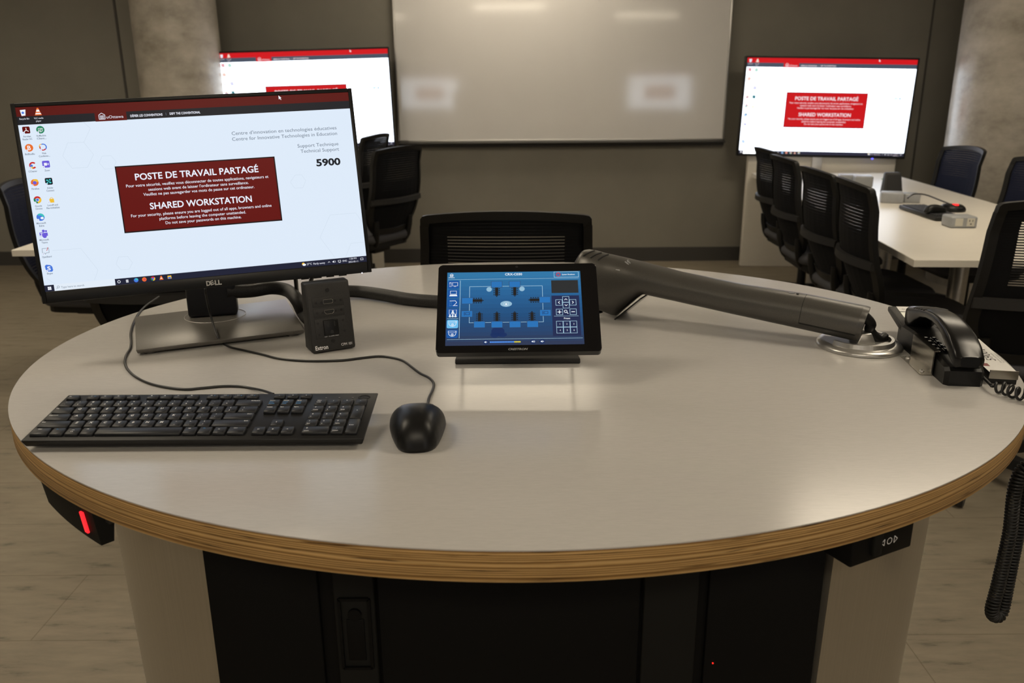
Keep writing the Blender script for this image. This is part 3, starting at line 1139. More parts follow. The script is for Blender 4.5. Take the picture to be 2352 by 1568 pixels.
_p = az(2035, 412, .74)
mb = MB()
mb.hexa([(-0.03, -0.015, 0), (0.03, -0.012, 0), (0.03, 0.012, 0), (-0.03, 0.015, 0), (-0.024, -0.01, 0.012), (0.016, -0.006, 0.02), (0.026, 0.008, 0.016), (-0.02, 0.01, 0.008)], bev=0.002)
o = mb.obj('candy_wrapper', M_GREEN)
o.location = (_p.x, _p.y, .74)
tag(o, 'tiny green wrapper lying on the far part of the right table', 'wrapper')
# small keyboard
ka, kb_ = az(2066, 476, .75), az(2150, 506, .75)
t = thing('keyboard', 'black keyboard lying on the right table under a mouse', 'keyboard', ((ka.x + kb_.x) / 2 + 0.075, (ka.y + kb_.y) / 2 + 0.02, .74), R(-93))
mb = MB()
mb.box((0, 0, 0.012), (0.44, 0.135, 0.02), bev=0.005)
mb.obj('body', M_KBB, t)
mb = MB()
for r_ in range(6):
    for c_ in range(20):
        mb.box((-0.195 + c_ * 0.0205, 0.05 - r_ * 0.0195, 0.0235), (0.017, 0.0155, 0.006), bev=0.0015, seg=1)
tag(mb.obj('keys', M_KEY, t), kind='stuff')


def mouse_half(y, L, W):
    """half width at fraction y in -1 (rear) .. 1 (front)"""
    T = ((-1, 0.0), (-0.99, 0.24), (-0.955, 0.40), (-0.88, 0.54), (-0.76, 0.655), (-0.55, 0.755), (-0.2, 0.87), (0.2, 0.96), (0.48, 1.0), (0.68, 0.95), (0.82, 0.82), (0.92, 0.60), (0.98, 0.32), (1, 0.0))
    for (a, fa), (b, fb) in zip(T[:-1], T[1:]):
        if y <= b:
            t = (y - a) / (b - a)
            return W / 2 * (fa + (fb - fa) * t)
    return 0.0


def mouse_top(x, y, L, W, H):
    yy = max(-1, min(1, y / (L / 2)))
    hw = max(1e-5, mouse_half(yy, L, W))
    q = min(1.0, abs(x) / hw)
    prof = 1 - 0.42 * max(0, yy + 0.1) ** 2 - 0.30 * max(0, -yy - 0.1) ** 2
    return H * prof * (1 - q ** 2.8) ** (1 / 2.2) * (max(0, 1 - abs(yy) ** 4.5)) ** 0.55


def mouse_shape(L=0.118, W=0.066, H=0.038):
    rings = []
    for i in range(41):
        yy = math.sin(math.pi / 2 * (-1 + 2 * i / 40)) * 0.9995
        hw = mouse_half(yy, L, W)
        ring = []
        for k in range(25):
            q = math.sin(math.pi / 2 * (-1 + 2 * k / 24))
            ring.append(Vector((q * hw, yy * L / 2, 0.004 + mouse_top(q * hw * 0.9999, yy * L / 2, L, W, H - 0.004))))
        for k in range(12, -1, -1):
            q = -1 + 2 * k / 12
            ring.append(Vector((q * hw * 0.94, yy * L / 2 * 0.97, 0.0)))
        rings.append(ring[::-1])
    return rings


_p = az(2146, 487, .7665)
t = thing('computer_mouse', 'black mouse resting on the keyboard on the right table', 'mouse', (_p.x, _p.y, 0.7665), R(-70))
mb = MB()
mb.loft(mouse_shape())
mb.obj('body', M_BLK, t)
mb = MB()
wz = mouse_top(0, 0.038, 0.118, 0.066, 0.034)
mb.cyl((-0.003, 0.038, wz), (0.003, 0.038, wz), 0.006, seg=16)
mb.obj('scroll_wheel', M_BLKM, t)
_p = az(2193, 486, .74)
t = thing('sensor_puck', 'low black puck with a glowing red light on the right table', 'sensor', (_p.x, _p.y + 0.03, .74))
mb = MB()
mb.lathe([(0.062, 0), (0.066, 0.008), (0.060, 0.022), (0.045, 0.033), (0.0, 0.036)], seg=32)
mb.obj('body', M_BLK, t)
mb = MB()
mb.box((-0.006, -0.036, 0.036), (0.030, 0.018, 0.009), bev=0.003)
mb.obj('indicator_light', emis('red lamp', (255, 40, 40), 2.0), t)
pts = [az(2085, 455, .79), az(2098, 446, .80), az(2125, 447, .80), az(2160, 460, .79), az(2190, 472, .78), az(2200, 478, .772)]
mb = MB()
mb.tube(smooth_path(pts, 6), 0.004, 8)
o = mb.obj('cable', M_CABLE)
tag(o, 'black cable arching over the right table to the red-lit puck', 'cable')


# ------------------------------------------------------------------ the podium
CX, CY, EA, EB = 0.009, 1.447, 0.8387, 0.724


def oval(k, n=128, da=0.0):
    return [(CX + (EA * k + da) * math.cos(2 * math.pi * i / n), CY + (EB * k + da) * math.sin(2 * math.pi * i / n)) for i in range(n)]


pod = thing('podium', 'oval standing podium with grey top, plywood edge and steel pedestal', 'podium', (0, 0, 0))
mb = MB()
mb.prism(oval(1.0, 192), TT - 0.0015, TT)
mb.obj('tabletop', M_TOP, pod)
mb = MB()
n_ = 192
rs = []
for k, z in ((0.997, TT - 0.0384), (1.0, TT - 0.0365), (1.0, TT - 0.0015)):
    rs.append([Vector((x, y, z)) for x, y in oval(k, n_)])
mb.loft(rs)
mb.obj('plywood_edge', M_PLY, pod)
# pedestal: two bent steel side panels
PA, PB, PY0 = 0.742, 0.592, 0.955


def side_panel(s):
    mb = MB()
    a0 = math.asin((CY - PY0) / PB)
    rings = []
    for z, k in ((0.0, 0.965), (TT - 0.0384, 1.0)):
        ring = []
        for i in range(41):
            a = -a0 + 2 * a0 * i / 40
            ring.append(Vector((CX + 0.006 + s * PA * k * math.cos(a), CY + PB * math.sin(a), z)))
        for i in range(40, -1, -1):
            a = -a0 + 2 * a0 * i / 40
            ring.append(Vector((CX + 0.006 + s * (PA * k - 0.012) * math.cos(a), CY + (PB - 0.012) * math.sin(a), z)))
        rings.append(ring if s > 0 else ring[::-1])
    mb.loft(rings)
    mb.obj('side_panel', M_PED, pod, autos=30)


side_panel(-1)
side_panel(1)
xe = PA * math.cos(math.asin((CY - PY0) / PB)) - 0.002
mb = MB()
mb.box((CX, PY0 + 0.016, (TT - 0.04) / 2), (2 * xe * 0.975, 0.02, TT - 0.04))
mb.obj('front_panel', M_PBL, pod)
mb = MB()
mb.box((CX, 2 * CY - PY0 - 0.02, (TT - 0.04) / 2), (2 * xe, 0.02, TT - 0.04))
mb.obj('rear_panel', M_BLK, pod)
YD = PY0 + 0.006
zt, zb = TT - 0.042, 0.08


def fx(px, py=1450):
    return ay(px, py, YD).x


mb = MB()
mb.box(((fx(494) + fx(742)) / 2, YD, (zt + zb) / 2), (fx(742) - fx(494), 0.016, zt - zb), bev=0.002)
mb.obj('door', M_PBL, pod)
mb = MB()
hx = (fx(777) + fx(868)) / 2
mb.box((hx, YD - 0.002, (zt + zb) / 2), (fx(868) - fx(777), 0.02, zt - zb), bev=0.002)
st = mb.obj('stile', M_PBM, pod)
z1, z0 = ay(805, 1362, YD).z, ay(812, 1518, YD).z
mb = MB()
fr = 0.004
wv = 0.040
for q in ((hx, z1, wv, fr), (hx, z0, wv, fr)):
    mb.box((q[0], YD - 0.013, q[1]), (q[2], 0.006, q[3]))
for s in (-1, 1):
    mb.box((hx + s * wv / 2, YD - 0.013, (z1 + z0) / 2), (fr, 0.006, z1 - z0))
mb.box((hx, YD - 0.0125, (z1 + z0) / 2 - 0.01), (wv * 0.6, 0.003, (z1 - z0) * 0.6), bev=0.001)
mb.cyl((hx, YD - 0.010, z1 - 0.024), (hx, YD - 0.016, z1 - 0.024), 0.009, seg=20)
mb.obj('recessed_handle', M_PBL, st)
mb = MB()
mb.box(((fx(874) + fx(1466)) / 2, YD, (zt + zb) / 2), (fx(1466) - fx(874), 0.014, zt - zb), bev=0.002)
mb.obj('door', M_PBL, pod)
mb = MB()
mb.box(((fx(1472) + fx(1594)) / 2, YD - 0.002, (zt + zb) / 2), (fx(1594) - fx(1472), 0.02, zt - zb), bev=0.002)
mb.obj('stile', M_PBM, pod)
mb = MB()
mb.box(((fx(1618) + fx(1872)) / 2, YD, (zt + zb) / 2), (fx(1872) - fx(1618), 0.016, zt - zb), bev=0.002)
d3 = mb.obj('door', M_PBL, pod)
mb = MB()
q = ay(1637, 1522, YD - 0.009)
mb.cyl(q, q + Vector((0, -0.001, 0)), 0.0012, seg=10)
mb.obj('indicator_light', emis('red pilot', (255, 40, 30), 1.5), d3)

# device hanging under the left rim, with a red light bar
a1 = math.atan2((0.982 - CY) / EB, (-0.629 - CX) / EA)
a2 = math.atan2((0.886 - CY) / EB, (-0.509 - CX) / EA)
t = thing('light_bar_unit', 'curved black unit with a glowing red bar hung under the left rim of the podium', 'sensor', (CX + EA * 0.9 * math.cos((a1 + a2) / 2), CY + EB * 0.9 * math.sin((a1 + a2) / 2), TT - 0.0384))
o_ = Vector(t.location)
mb = MB()
rs = []
for i in range(13):
    a = a1 + (a2 - a1) * i / 12
    d = Vector((EA * math.cos(a), EB * math.sin(a), 0))
    c = Vector((CX, CY, 0))
    hb = 0.052 - 0.008 * (1 - i / 12)
    pts = [c + d * 0.992 + Vector((0, 0, TT - 0.0386)), c + d * 0.985 + Vector((0, 0, TT - 0.0384 - hb)), c + d * 0.965 + Vector((0, 0, TT - 0.0384 - hb)), c + d * 0.955 + Vector((0, 0, TT - 0.0386))]
    rs.append([p - o_ for p in pts])
mb.loft(rs, smooth=False)
mb.obj('housing', M_PBM, t)
mb = MB()
a = a1 + (a2 - a1) * 0.86
d = Vector((EA * math.cos(a), EB * math.sin(a), 0))
tg = Vector((-EA * math.sin(a), EB * math.cos(a), 0)).normalized()
p = Vector((CX, CY, 0)) + d * 0.9915 + Vector((0, 0, TT - 0.063)) - o_
upv = (d * 0.992 + Vector((0, 0, 0.05)) - d * 0.985).normalized()
mb.box((0, 0, 0), (0.0075, 0.030, 0.003), 0, M=frame(p, tg, upv), bev=0.001)
mb.obj('light_bar', emis('red bar', (255, 36, 44), 1.6), t)
mb = MB()
a = a2
d = Vector((EA * math.cos(a), EB * math.sin(a), 0))
tg = Vector((-EA * math.sin(a), EB * math.cos(a), 0)).normalized()
p = Vector((CX, CY, 0)) + d * 0.955 + Vector((0, 0, TT - 0.052)) - o_ + tg * 0.004
mb.box((0, 0, 0), (0.012, 0.03, 0.02), 0, M=frame(p, tg, d), bev=0.002)
mb.obj('connector', M_BLKM, t)

# height control box under the right rim
p1, p2, p3 = az(1952, 1305, TT - 0.092), az(2092, 1255, TT - 0.092), az(1897, 1275, TT - 0.092)
xd = Vector((p2.x - p1.x, p2.y - p1.y, 0))
wd = xd.length
t = thing('height_control', 'black control box with white arrow marks hung under the right rim of the podium', 'control box', (p1.x, p1.y, TT - 0.0384), math.atan2(xd.y, xd.x))
mb = MB()
mb.box((wd / 2, 0.045, -0.027), (wd, 0.09, 0.053), bev=0.002)
mb.obj('housing', M_PBL, t)
mb = MB()
mb.box((wd * 0.36, -0.002, -0.030), (0.014, 0.008, 0.030), bev=0.002)
mb.obj('rocker_switch', M_PBM, t)
mb = MB()
Mx = Matrix.Translation((wd * 0.60, -0.0006, -0.034)) @ Matrix.Rotation(R(90), 4, 'X')


def outline(pts, tk):
    for a, b in zip(pts, pts[1:] + pts[:1]):
        a, b = Vector((*a, 0)), Vector((*b, 0))
        d = (b - a).normalized()
        nn = Vector((-d.y, d.x, 0)) * tk
        mb.poly([Mx @ (a - nn), Mx @ (b - nn), Mx @ (b + nn), Mx @ (a + nn)])


outline([(-0.0135, 0), (-0.0085, 0.0042), (-0.0085, -0.0042)], 0.0005)
outline([(0.004 * math.cos(2 * math.pi * k / 14), 0.004 * math.sin(2 * math.pi * k / 14)) for k in range(14)], 0.0005)
outline([(0.0135, 0), (0.008, 0.0046), (0.008, -0.0046)], 0.0005)
mb.obj('markings', M_PRINT, t)

# ------------------------------------------------------------------ desk monitor
sc_ = Vector((-0.5268, 1.4082, 1.1943))
sx = Vector((0.9661, 0.2554, 0.038)).normalized()
su = -Vector((0.0822, -0.165, -0.9829))
su = (su - sx * su.dot(sx)).normalized()
sy = su.cross(sx)
nb = az(490, 727, TT + 0.012)
t = thing('desktop_monitor', 'large desk monitor on a metal stand at the left of the podium, showing the notice', 'monitor', (nb.x, nb.y, TT))
Tm = Matrix.Translation(-Vector(t.location))
MS = Tm @ frame(sc_, sx, sy)
SWd, SHt = 0.527, 0.2965
mb = MB()
mats = desktop(mb, SWd, SHt)
o = mb.obj('screen', mats, t)
o.matrix_local = MS
mb = MB()
bz, bb = 0.0065, 0.0195
mb.box((0, 0.012, -0.0065), (SWd + 2 * bz, 0.022, SHt + bz + bb), bev=0.004, M=MS)
mb.box((0, 0.036, -0.01), (SWd * 0.62, 0.032, SHt * 0.7), bev=0.012, M=MS)
cs = mb.obj('casing', M_BLK, t)
mb = MB()
for s in (-1, 1):
    mb.box((s * (SWd / 2 + bz / 2), 0.0005, (bz - bb) / 2), (bz, 0.004, SHt + bz + bb), bev=0.001, M=MS)
mb.box((0, 0.0005, SHt / 2 + bz / 2), (SWd, 0.004, bz), bev=0.001, M=MS)
mb.box((0, 0.0005, -SHt / 2 - bb / 2), (SWd, 0.004, bb), bev=0.001, M=MS)
bzl = mb.obj('bezel', M_BLK, t)
mb = MB()
mb.text('D', MS @ Matrix.Translation((-0.0125, -0.002, -SHt / 2 - 0.0155)) @ Matrix.Rotation(R(90), 4, 'X'), 0.0112, bold=0.035, width=0.0068)
mb.text('E', MS @ Matrix.Translation((-0.0052, -0.002, -SHt / 2 - 0.0156)) @ Matrix.Rotation(R(90), 4, 'X') @ Matrix.Rotation(R(20), 4, 'Z'), 0.0100, bold=0.035, width=0.0066)
mb.text('LL', MS @ Matrix.Translation((0.0015, -0.002, -SHt / 2 - 0.0155)) @ Matrix.Rotation(R(90), 4, 'X'), 0.0112, bold=0.035, width=0.011)
mb.obj('maker_logo', M_ALU, bzl)
mb = MB()
mb.box((0, 0.002, 0), (0.002, 0.002, 0.002), M=MS @ Matrix.Translation((SWd / 2 - 0.011, -0.0025, -SHt / 2 - bb)))
mb.obj('power_light', emis('white led', (235, 235, 255), 2.0), bzl)
for k in range(4):
    mb = MB()
    mb.box((SWd / 2 - 0.045 - k * 0.022, 0.006, -SHt / 2 - bb - 0.0008), (0.014, 0.006, 0.002), M=MS, bev=0.0006)
    mb.obj('button', M_BLKM, bzl)
# base plate
q = [az(312, 804, TT + 0.012), az(700, 757, TT + 0.012), az(657, 686, TT + 0.012), az(309, 727, TT + 0.012)]
mb = MB()
lo = [Vector((v.x, v.y, TT + 0.0045)) + Tm.translation for v in q]
cq = sum(lo, Vector()) / 4
lo = [cq + (v - cq) * 0.985 for v in lo]
hi = [v + Tm.translation for v in q]
mb.hexa(lo + hi, bev=0.0012)
for v in lo:
    p_ = cq + (v - cq) * 0.86
    mb.cyl((p_.x, p_.y, 0), (p_.x, p_.y, 0.005), 0.012, seg=12)
bp_ = mb.obj('base_plate', M_STAND, t)
ya = math.atan2(sx.y, sx.x)
mb = MB()
rs = []
for rr_, zz in ((0.0592, 0.0121), (0.0592, 0.0126), (0.0584, 0.0126)):
    rs.append([Vector((rr_ * math.cos(k * math.pi / 24), rr_ * math.sin(k * math.pi / 24) + 0.012, zz)) for k in range(48)])
mb.loft(rs, caps=False)
mb.obj('swivel_ring', M_ALU, bp_)
Rn = Matrix.Rotation(ya, 4, 'Z')
mb = MB()
mb.box((0, 0.022, 0.15), (0.094, 0.045, 0.276), bev=0.006, M=Rn)
mb.obj('neck', mat('dark neck plastic', (0.009, 0.010, 0.014), 0.4), t)
mb = MB()
hc = MS @ Vector((0, 0.05, -0.02))
mb.box((0, 0, 0), (0.11, 0.06, 0.11), bev=0.008, M=Matrix.Translation(hc) @ Rn)
mb.obj('tilt_bracket', M_BLK, t)

# ------------------------------------------------------------------ thick braided hoses and thin leads behind the monitor
def hose(label, pts, r, name='cable_sleeve', m=None, cat='cable', seg=14, n=8):
    mb = MB()
    mb.tube(smooth_path(pts, n), r, seg)
    return tag(mb.obj(name, m or M_BRAID), label, cat)


RH = 0.0135
hose('thick black braided cable sleeve arching from the monitor neck down behind the connection box',
     [ay(520, 670, 1.60), ay(575, 668, 1.62), ay(625, 661, 1.64), ay(662, 668, 1.63), az(683, 690, TT + 0.045), az(697, 718, TT + RH + 0.004), az(712, 735, TT + RH + 0.001), az(730, 742, TT + RH + 0.001)], RH)
hose('thick black braided cable sleeve running from the connection box behind the touch panel',
     [az(778, 668, TT + RH + 0.006), az(830, 670, TT + RH + 0.001), az(880, 677, TT + RH + 0.001), az(940, 687, TT + RH), az(1000, 692, TT + RH), az(1060, 694, TT + RH), az(1100, 690, TT + RH)], RH)
hose('thin black lead hanging from the monitor bottom edge down to the table beside its base',
     [ay(677, 628, 1.58), ay(680, 650, 1.60), az(684, 690, TT + 0.03), az(690, 720, TT + 0.004), az(700, 728, TT + 0.003)], 0.0042, 'monitor_cable', M_CABLE, seg=8)
hose('second thin black lead slanting from the monitor bottom edge behind the connection box',
     [ay(722, 622, 1.58), ay(714, 645, 1.60), az(706, 668, TT + 0.03), az(716, 690, TT + 0.004), az(735, 700, TT + 0.003)], 0.004, 'monitor_cable', M_CABLE, seg=8)

# ------------------------------------------------------------------ connection box
bl, br = az(718, 814.5, TT), az(818, 799, TT)
xd = (br - bl).normalized()
wbx = (br - bl).length
nrm = Vector((xd.y, -xd.x, 0))
upb = (Vector((0, 0, 1)) * math.cos(R(9)) - nrm * math.sin(R(9))).normalized()
hT = (apl(695.8, 653, bl, xd.cross(upb)) - bl).dot(upb)
hT = 0.5 * (hT + (apl(792.6, 642.5, bl, xd.cross(upb)) - bl).dot(upb))
hbx = hT
t = thing('connection_box', 'black tabletop connection box with HDMI and power sockets beside the monitor stand', 'connection box', bl)
ME = frame((0, 0, 0), xd, upb)          # local: x right, y up, z towards the viewer
mb = MB()
dpt = 0.045
fr_ = [ME @ Vector((x, y, 0)) for x, y in ((0, 0.002), (wbx, 0.002), (wbx, hbx), (0, hbx))]
bk = [fr_[0] - nrm * dpt, fr_[1] - nrm * dpt, fr_[2] - nrm * dpt * 0.55, fr_[3] - nrm * dpt * 0.55]
bk[0].z = bk[1].z = 0.001
mb.hexa([bk[0], bk[1], bk[2], bk[3], fr_[0], fr_[1], fr_[2], fr_[3]], bev=0.003)
mb.obj('housing', M_BLKM, t)
mb = MB()
mb.box((wbx / 2, hbx / 2, 0.0006), (wbx * 0.94, hbx * 0.96, 0.002), M=ME, bev=0.0008)
fpl = mb.obj('face_plate', M_BLKM, t)


def E2(u, v, z=0.0):
    return Vector((u * wbx, v * hbx, z))


ZF = 0.0017
for v0, v1 in ((0.655, 0.80), (0.51, 0.645), (0.20, 0.50)):
    mb = MB()
    c = E2(0.475, (v0 + v1) / 2, ZF)
    mb.box(c, (wbx * 0.70, hbx * (v1 - v0) - 0.0012, 0.0012), M=ME, bev=0.0004)
    mb.obj('module_plate', M_BLKM, fpl)
mb = MB()
for u, v in ((0.49, 0.885), (0.49, 0.155)):
    mb.cyl(E2(u, v, ZF), E2(u, v, ZF + 0.0012), 0.0034, seg=16, M=ME)
for u, v in ((0.20, 0.72), (0.76, 0.725), (0.32, 0.72), (0.63, 0.725), (0.20, 0.575), (0.33, 0.575), (0.62, 0.58), (0.75, 0.585), (0.19, 0.43), (0.76, 0.435), (0.19, 0.27), (0.77, 0.28)):
    mb.cyl(E2(u, v, ZF), E2(u, v, ZF + 0.0011), 0.0021, seg=12, M=ME)
    mb.cyl(E2(u, v, ZF + 0.0009), E2(u, v, ZF + 0.0013), 0.0009, seg=8, mi=1, M=ME)
mb.obj('screws', [M_CHG, M_INK], fpl)


def port(u, v, pts, name):
    mb = MB()
    c = E2(u, v, ZF + 0.0008)
    mb.prism([(c.x + x * 1.0, c.y + y) for x, y in pts], ZF + 0.0002, ZF + 0.0012, 1, M=ME)
    q = pts + pts[:1]
    for a, b in zip(q[:-1], q[1:]):
        mb.tube([(c.x + a[0], c.y + a[1], ZF + 0.0014), (c.x + b[0], c.y + b[1], ZF + 0.0014)], 0.0005, 6, 0, M=ME)
    mb.obj(name, [M_STEEL, M_INK], fpl)


port(0.475, 0.725, [(-0.0085, -0.0035), (-0.0085, 0.0035), (0.0065, 0.0035), (0.0085, 0.0015), (0.0085, -0.0015), (0.0065, -0.0035)], 'display_socket')
port(0.475, 0.578, [(-0.0085, 0.0035), (0.0085, 0.0035), (0.0085, 0.0), (0.0055, -0.0035), (-0.0055, -0.0035), (-0.0085, 0.0)], 'hdmi_socket')
mb = MB()
c = E2(0.475, 0.355)
mb.box((c.x, c.y, ZF + 0.0018), (0.0265, 0.0275, 0.004), 0, M=ME, bev=0.0012)
for s, w_ in ((-0.0062, 0.0026), (0.0062, 0.0022)):
    mb.box((c.x + s, c.y + 0.006, ZF + 0.0039), (w_, 0.0085, 0.0004), 1, M=ME)
mb.prism([(c.x + 0.003 * math.cos(k * math.pi / 8), c.y - 0.0075 + 0.003 * math.sin(k * math.pi / 8)) for k in range(9)] + [(c.x - 0.003, c.y - 0.0105), (c.x + 0.003, c.y - 0.0105)], ZF + 0.0036, ZF + 0.0041, 1, M=ME)
mb.obj('power_outlet', [M_BLK, M_INK], fpl)
mb = MB()
mb.text('Extron', ME @ Matrix.Translation(E2(0.075, 0.055, ZF + 0.0003)), 0.0105, bold=0.02, width=0.0225)
mb.text('CPM 101', ME @ Matrix.Translation(E2(0.665, 0.068, ZF + 0.0003)), 0.0066, width=0.0195)
mb.text('125V  15 AMPS MAX', ME @ Matrix.Translation(E2(0.30, 0.222, ZF + 0.001)), 0.0026, width=0.026)
mb.obj('printing', M_PRINT, fpl)

# ------------------------------------------------------------------ touch panel
tc_ = Vector((0.004, 1.2666, 1.019))
tx = Vector((1.0, 0.0014, 0.0062)).normalized()
tu = -Vector((0.0062, -0.7103, -0.7038))
tu = (tu - tx * tu.dot(tx)).normalized()
ty = tu.cross(tx)
t = thing('touch_panel', 'tilted black touch panel with blue room-control screen at the middle of the podium', 'touch panel', (0.009, 1.37, TT))
MT = Matrix.Translation(-Vector(t.location)) @ frame(tc_, tx, ty)
TW, TH = 0.217, 0.1356
u_ = TW / 1280
mb = MB()
ow, oh = 1524 * u_, 962 * u_
mb.prism(rrect(ow, oh, 0.006, 5), -0.013, 0.0, bev=0.0015, smooth=False, M=MT @ Matrix.Translation(((675 - 640) * u_, -0.0007, (400 - 393) * u_)) @ Matrix.Rotation(R(90), 4, 'X'))
mb.obj('casing', M_GLOSS, t)
mb = MB()
PT = dict(bg1=(36, 98, 152), bg2=(30, 80, 130), bg3=(38, 68, 112), bg4=(46, 58, 88), head=(46, 120, 172), btn=(18, 86, 166), btnl=(112, 196, 246), line=(176, 214, 236), white=(240, 248, 255), scr=(40, 118, 190), tab=(30, 30, 32), pale=(152, 194, 220), dark=(44, 46, 48), navy=(34, 44, 84), red=(214, 52, 64), dot=(82, 148, 246), yel=(226, 212, 70), edge=(58, 66, 80), mid=(96, 150, 190), shade=(22, 48, 100))
_ws = [(0.0, (48, 122, 172)), (0.3, (38, 100, 154)), (0.6, (31, 80, 128)), (0.85, (38, 68, 110)), (1.0, (46, 58, 88))]
for k in range(16):
    g = k / 15
    for (ga, ca), (gb, cb) in zip(_ws[:-1], _ws[1:]):
        if ga <= g <= gb:
            PT['wash%d' % k] = tuple(a + (b - a) * (g - ga) / (gb - ga) for a, b in zip(ca, cb))
nm_ = list(PT)
mt_ = [emis('panel ' + n, PT[n], 0.92) for n in nm_]
it_ = {n: i for i, n in enumerate(nm_)}


def TP(x, y, l):
    return Vector(((x - 640) * u_, -0.0009 - l * 0.00012, -(y - 400) * u_))


def tpoly(pts, c, l=1):
    mb.poly([TP(x, y, l) for x, y in pts], it_[c])


def trect(x0, y0, x1, y1, c, l=1):
    tpoly([(x0, y1), (x1, y1), (x1, y0), (x0, y0)], c, l)


def tframe(x0, y0, x1, y1, tk, c, l=2):
    trect(x0, y0, x1, y0 + tk, c, l)
    trect(x0, y1 - tk, x1, y1, c, l)
    trect(x0, y0, x0 + tk, y1, c, l)
    trect(x1 - tk, y0, x1, y1, c, l)


def tell(cx, cy, rx, ry, c, l=2, n=24):
    tpoly([(cx + rx * math.cos(2 * math.pi * k / n), cy + ry * math.sin(2 * math.pi * k / n)) for k in range(n)], c, l)


def tline(x0, y0, x1, y1, tk, c, l=3):
    L = math.hypot(x1 - x0, y1 - y0)
    nx, ny = -(y1 - y0) / L * tk / 2, (x1 - x0) / L * tk / 2
    tpoly([(x0 - nx, y0 - ny), (x1 - nx, y1 - ny), (x1 + nx, y1 + ny), (x0 + nx, y0 + ny)], c, l)


def tring(cx, cy, r, tk, c, l=3, a0=0, a1=360, n=20, ry=1.0):
    for k in range(n):
        a, b = R(a0 + (a1 - a0) * k / n), R(a0 + (a1 - a0) * (k + 1) / n)
        tpoly([(cx + (r - tk) * math.cos(a), cy - ry * (r - tk) * math.sin(a)), (cx + (r - tk) * math.cos(b), cy - ry * (r - tk) * math.sin(b)), (cx + r * math.cos(b), cy - ry * r * math.sin(b)), (cx + r * math.cos(a), cy - ry * r * math.sin(a))][::-1], c, l)


def ttxt(s, x, y, cap, c, width=None, align='LEFT', bold=0.0, l=4):
    mb.text(s, Matrix.Translation(TP(x, y, l)) @ Matrix.Rotation(R(90), 4, 'X'), cap / 0.73 * u_, it_[c], None if width is None else width * u_, align, bold)


def rr_(cx, cy, w, h, c, l=2, r=14):
    tpoly([(cx + x, cy + y) for x, y in rrect(w, h, r, 4)], c, l)


# background picture on the screen: a wavy blue wash in bands
for k in range(40):
    y0, y1 = 800 * k / 40, 800 * (k + 1) / 40
    g = k / 40
    trect(0, y0, 1280, y1, 'wash%d' % min(15, k * 16 // 40), 0)
tell(485, 655, 62, 48, 'shade', 1)
tell(455, 690, 40, 30, 'shade', 1)
tell(525, 690, 44, 24, 'shade', 1)
ttxt('CRX-C030', 638, 42, 27, 'white', 164, 'CENTER', bold=0.02)
tframe(1025, 6, 1264, 70, 4, 'line')
tring(1068, 38, 22, 7, 'red', 3)
tline(1068, 22, 1068, 36, 5, 'red', 3)
ttxt('System Shutdown', 1103, 46, 15, 'white', 124, bold=0.02)
tline(24, 30, 42, 14, 4, 'white')
tline(42, 14, 60, 30, 4, 'white')
tframe(27, 28, 57, 48, 4, 'white')
for k in range(3):
    trect(32, 33 + 5 * k, 52, 35 + 5 * k, 'white', 3)
ttxt('uOttawa', 42, 64, 12, 'white', 58, 'CENTER', bold=0.02)
trect(10, 79, 1264, 82, 'line', 2)
trect(14, 734, 1268, 737, 'line', 2)
trect(125, 92, 129, 724, 'line', 2)
trect(10, 511, 114, 514, 'line', 2)
for cy, c in ((138, 'btn'), (240, 'btn'), (345, 'btn'), (450, 'btn'), (571, 'btnl'), (676, 'btn')):
    rr_(62, cy, 106, 90, c)
# button symbols
tframe(22, 112, 42, 162, 4, 'white')
trect(27, 118, 37, 121, 'white', 3)
tframe(50, 112, 104, 154, 5, 'white')
trect(66, 158, 88, 162, 'white', 3)
tframe(32, 208, 94, 246, 5, 'white')
tpoly([(24, 268), (102, 268), (94, 250), (32, 250)], 'white', 3)
tline(30, 320, 84, 318, 5, 'white')
tline(84, 318, 96, 340, 5, 'white')
tline(96, 340, 68, 372, 5, 'white')
tline(60, 372, 104, 372, 5, 'white')
trect(26, 370, 50, 374, 'mid', 3)
tline(34, 328, 30, 366, 2, 'mid')
tline(44, 328, 48, 366, 2, 'mid')
tframe(26, 416, 98, 466, 5, 'white')
tell(62, 432, 9, 9, 'white', 3)
tpoly([(46, 458), (78, 458), (72, 442), (52, 442)], 'white', 3)
for k in (-26, 0, 26):
    tell(62 + k, 476, 8, 8, 'white', 3)
    tell(62 + k, 491, 12, 7, 'white', 3)
for cy in (571, 676):
    tframe(22, cy - 32, 102, cy - 12, 4, 'white')
    trect(90, cy - 26, 95, cy - 19, 'white', 3)
    tring(62, cy - 8, 36, 5, 'white', 3, 180, 360, 18)
    tring(62, cy + 8, 13, 4, 'white', 3)
    tell(62, cy + 8, 5, 5, 'white', 3)
# room plan
tframe(215, 161, 912, 561, 4, 'line', 1)
for (cx, cy, bx) in ((475, 142, 0), (648, 142, 0), (196, 321, 0), (931, 320, 0), (195, 464, 1), (931, 463, 1), (313, 580, 0), (476, 582, 0), (645, 583, 0), (809, 583, 0)):
    trect(cx - 54, cy - 35, cx + 54, cy + 35, 'edge', 2)
    trect(cx - 51, cy - 32, cx + 51, cy + 32, 'scr', 3)
    if bx:
        tframe(cx - 30, cy - 16, cx - 18, cy + 14, 3, 'navy', 4)
        tframe(cx - 14, cy - 16, cx + 26, cy + 12, 4, 'navy', 4)


